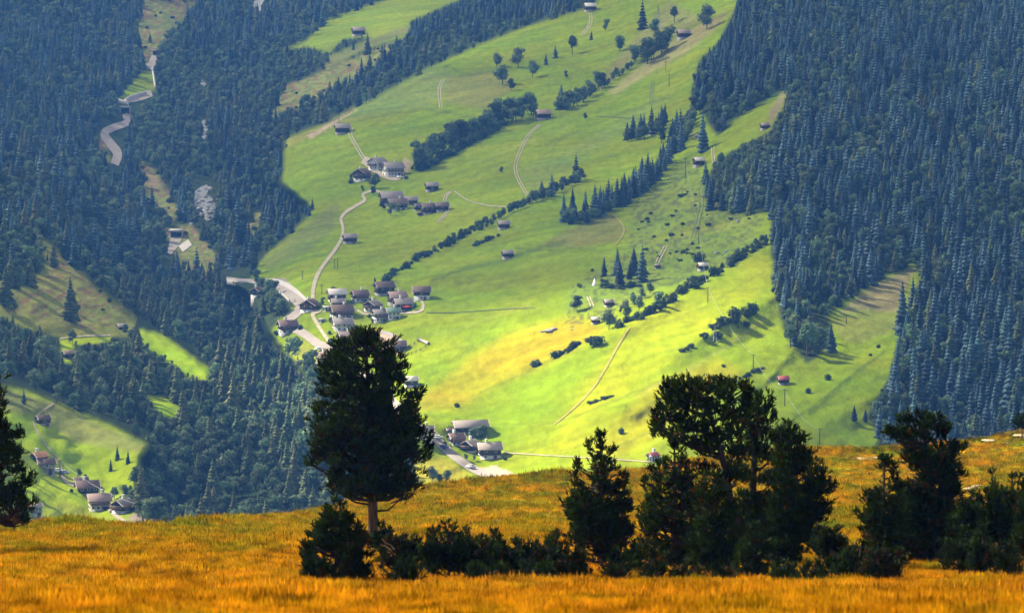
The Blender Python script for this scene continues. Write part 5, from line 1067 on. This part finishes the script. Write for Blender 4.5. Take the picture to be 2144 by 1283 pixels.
# dead branches and stones
for i, pts in enumerate([[(800,1128),(808,1136),(818,1140),(826,1150)],[(796,1140),(806,1142),(818,1150)],[(822,1178),(845,1185),(860,1188)],[(800,1220),(815,1205),(806,1195)],[(820,1210),(835,1195),(832,1180)]]):
    y = 80+i; q = [PY(u, v, y) for u, v in pts]; b = MB(); b.tube(q, [.018]*(len(q)-1)+[.008], 5)
    tag(b.build('dead_branch', M['twig']), ['bleached dead branch curving down from the foot of the tallest pine','dead branch lying at the foot of the tallest pine','short pale dead branch in the low pines','thin dead branch low in front of the thicket','thin forked dead branch in the thicket'][i], 'branch')
for (u, v, s, fl, l) in [(769,1113,.5,.5,'pale stone leaning at the foot of the tallest pine'),(1805,961,1.6,.10,'long pale rock slab on the hillside left of the ragged pine'),(1835,959,1.4,.12,'right half of the long pale slab on the hillside'),(2060,1020,1.6,.10,'pale rock slab above the right shrubs'),(2040,1024,1.3,.10,'second pale slab above the right shrubs'),(1042,1092,.55,.3,'small pale stone on the hill left of the conical pine'),(2072,922,1.4,.12,'pale slab near the skyline at the right'),(2110,928,1.0,.12,'small pale slab on the skyline slope'),(2140,912,1.6,.2,'pale rock at the right picture edge'),(1985,1116,.9,.25,'pale earth-stained rock beside the ragged pine'),(1975,1126,.8,.3,'pale rock lower beside the ragged pine'),(2020,1100,.7,.3,'pale rock right of the ragged pine')]:
    rock('rock_slab', FT(u, v)+np.array([0,0,.03]), s*.5, M['rock'], l, 'rock', flat=fl)

# ------------------------------------------------------------------ golden grass
def grass_proto(seed, n, h, sp, wd):
    r = random.Random(seed); b = MB()
    for i in range(n):
        a = r.uniform(0,6.28); q = sp*math.sqrt(r.random()); x, y = q*cos(a), q*sin(a); hh = h*r.uniform(.45,1.1); la = r.uniform(0,6.28); ln = hh*r.uniform(.2,1.0)
        t = r.uniform(0,pi); dx, dy = wd*cos(t), wd*sin(t)
        m1 = (x+ln*.3*cos(la), y+ln*.3*sin(la), hh*.6); tp = (x+ln*cos(la), y+ln*sin(la), hh)
        b.add([(x-dx,y-dy,-.05),(x+dx,y+dy,-.05),(m1[0]+dx*.8,m1[1]+dy*.8,m1[2]),(m1[0]-dx*.8,m1[1]-dy*.8,m1[2]),tp], [(0,1,2,3),(3,2,4)])
        if i % 4 == 0: b.add([(tp[0]-wd*1.6,tp[1],tp[2]-.05),(tp[0],tp[1],tp[2]+.04),(tp[0]+wd*1.6,tp[1],tp[2]-.05),(tp[0],tp[1],tp[2]-.12)], [(0,1,2,3)])
    return b.build('grass_tuft', [M['grass']], link=False)
GP = [grass_proto(i, 50, .20, .32, .007) for i in range(5)]
n = 26000; u = NR.uniform(-60, 2204, n*3); v = NR.uniform(1180, 1330, n*3); v = v[:n]; u = u[:n]
p = FT(u, v); d_ = fdepth(u, v)
s = np.clip(NR.uniform(.5,1.25,n)*(.45+1.1*vnoise(p[:,0]/1.6, p[:,1]/3.0, 91)), .3, 1.8)
scatter('tall_grass', p, s, NR.uniform(0,6.28,n), NR.randint(0,5,n), GP, 'tall golden orange grass along the bottom of the picture', 'grass')
GP2 = [grass_proto(20+i, 34, .24, .34, .009) for i in range(5)]
n = 42000; u = NR.uniform(-60, 2204, n); rv_, rd_ = ridge(u); v = rv_ + (1200-rv_)*NR.uniform(0.0, 1, n)**1.15; p = FT(u, v)
s = np.clip(NR.uniform(.5,1.3,n)*(.4+1.0*vnoise(p[:,0]/3.0, p[:,1]/5.0, 95)), .3, 1.8)
edge = (v - rv_) < 10; s = np.where(edge, s*1.5, s)
scatter('short_grass', p, s, NR.uniform(0,6.28,n), NR.randint(0,5,n), GP2, 'short orange and olive turf covering the near hill', 'grass')

# ------------------------------------------------------------------ unseen cloud sheet overhead, added and shaped to shade parts of the valley
HC = 700.0
lit = np.full(GU.shape, 0.30)
def sun(poly, val, n):
    global lit
    m = blur(inpoly(GU, GV, poly), n); lit = lit*(1-m) + val*m
sun([(-260,-220),(2400,-220),(2400,560),(1600,560),(560,560),(-260,420)], 0.34, 12)
sun([(560,560),(620,300),(900,150),(1250,0),(1450,60),(1460,350),(1100,560)], 0.27, 14)
sun([(700,30),(950,-40),(900,60),(600,110)], 0.42, 6)
sun([(1150,560),(1500,400),(1620,430),(1620,600),(1100,700)], 0.42, 10)
sun([(560,640),(900,640),(900,760),(560,760)], 0.5, 10)
sun([(840,720),(1000,640),(1200,590),(1350,600),(1500,580),(1620,520),(1640,600),(1650,700),(1560,790),(1480,850),(1430,930),(1300,1120),(600,1120),(600,780),(700,760)], 1.0, 9)
sun([(1690,1270),(1690,900),(1650,780),(1750,720),(1950,540),(1870,800),(1900,1270)], 0.48, 8)
sun([(80,480),(200,590),(300,670),(240,700),(120,600)], 1.0, 4); sun([(100,690),(300,680),(470,790),(420,900),(300,880),(100,780)], 0.85, 6)
sun([(380,740),(640,740),(660,1060),(340,1060)], 0.6, 10); sun([(540,730),(720,720),(720,1100),(590,1100)], 1.0, 8)
sun([(-260,880),(30,930),(140,990),(240,1060),(320,1120),(300,1270),(-260,1270)], 0.95, 5); sun([(-260,760),(130,840),(310,930),(280,1010),(150,980),(-260,860)], 0.9, 4)
pw = np.clip(0.5+0.9*(fbm(GU/170.0, GV/120.0, 3, 101)+.35), .5, 1.8); fz = ((GU > 1480) | (GU < 640)) & ~meadow; pm = blur(fz, 4); lit = np.clip(lit*(1-pm) + lit*pw*1.2*pm, .08, 1)
cx0, cy0, cs = -3400.0, -600.0, 20.0; ncx, ncy = 270, 300
acc = np.zeros((ncy, ncx)); cnt = np.zeros((ncy, ncx))
def splat(Pw, val):
    t = (HC - Pw[...,2])/S[2]; qx = Pw[...,0]+t*S[0]; qy = Pw[...,1]+t*S[1]
    i = np.floor((qx-cx0)/cs).astype(int).ravel(); j = np.floor((qy-cy0)/cs).astype(int).ravel(); ok = (i>=0)&(i<ncx)&(j>=0)&(j<ncy)
    np.add.at(acc, (j[ok], i[ok]), val.ravel()[ok]); np.add.at(cnt, (j[ok], i[ok]), 1)
splat(TV, lit); splat(FG, np.ones(FG.shape[:2]))
mlit = np.where(cnt > 0, acc/np.maximum(cnt,1), 0); known = cnt > 0; f_ = mlit.copy(); kf = known.astype(float)
for _ in range(40):
    a_ = blur(f_*kf); b_ = blur(kf); f_ = np.where(known, mlit, np.where(b_ > 1e-4, a_/np.maximum(b_,1e-4), .6)); kf = np.maximum(known, (b_ > 1e-4)*.9)
f_ = blur(f_, 1)
cxg, cyg = np.meshgrid(cx0+(np.arange(ncx)+.5)*cs, cy0+(np.arange(ncy)+.5)*cs)
alpha = 1-np.sqrt(np.clip(f_, .05, 1)); alpha = np.clip(alpha, 0, .9)
def shade_cloud_material():
    m = bpy.data.materials.new('shade_cloud_sheet'); m.use_nodes = True; N = m.node_tree.nodes; L = m.node_tree.links; N.remove(N['Principled BSDF'])
    at = N.new('ShaderNodeAttribute'); at.attribute_name = 'cover'; tr = N.new('ShaderNodeBsdfTransparent'); df = N.new('ShaderNodeBsdfDiffuse'); df.inputs[0].default_value = (.85,.85,.87,1)
    tl = N.new('ShaderNodeBsdfTranslucent'); tl.inputs[0].default_value = (.8,.8,.82,1); mx = N.new('ShaderNodeMixShader'); mx.inputs[0].default_value = .5; L.new(df.outputs[0], mx.inputs[1]); L.new(tl.outputs[0], mx.inputs[2])
    m2 = N.new('ShaderNodeMixShader'); L.new(at.outputs['Fac'], m2.inputs[0]); L.new(tr.outputs[0], m2.inputs[1]); L.new(mx.outputs[0], m2.inputs[2]); L.new(m2.outputs[0], N['Material Output'].inputs[0]); return m
th = alpha*160*(.7+.6*vnoise(cxg/120, cyg/120, 7))
top = np.stack([cxg, cyg, HC+th], -1).reshape(-1,3); bot = np.stack([cxg, cyg, HC-th*.15], -1).reshape(-1,3)
ix = np.arange(ncx*ncy).reshape(ncy, ncx); q = np.stack([ix[:-1,:-1], ix[:-1,1:], ix[1:,1:], ix[1:,:-1]], -1).reshape(-1,4)
am = alpha.ravel()[q].max(1); q = q[am > .015]; nn = ncx*ncy
shade_cloud = mesh_obj('shade_cloud', np.concatenate([top, bot]), [np.concatenate([q, q[:, ::-1]+nn])], [shade_cloud_material()], smooth=True)
at = shade_cloud.data.attributes.new('cover', 'FLOAT', 'POINT'); at.data.foreach_set('value', np.concatenate([alpha.ravel()]*2).astype(np.float32)); tag(shade_cloud, kind='structure')

# ------------------------------------------------------------------ haze
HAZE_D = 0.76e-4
zmin = min(TV[...,2].min(), FG[...,2].min())-12; zmax = max(TV[...,2].max(), 0)+45
b = MB(); b.box(-1500, 1500, -80, 4300, float(zmin), float(zmax)); hz = b.build('haze', [])
m = bpy.data.materials.new('haze_air'); m.use_nodes = True; N = m.node_tree.nodes; L = m.node_tree.links; N.remove(N['Principled BSDF'])
pv = N.new('ShaderNodeVolumePrincipled'); pv.inputs['Density'].default_value = HAZE_D; pv.inputs['Color'].default_value = (0.12,0.38,1.0,1); pv.inputs['Anisotropy'].default_value = 0.0
L.new(pv.outputs[0], N['Material Output'].inputs['Volume']); hz.data.materials.append(m); tag(hz, kind='stuff')
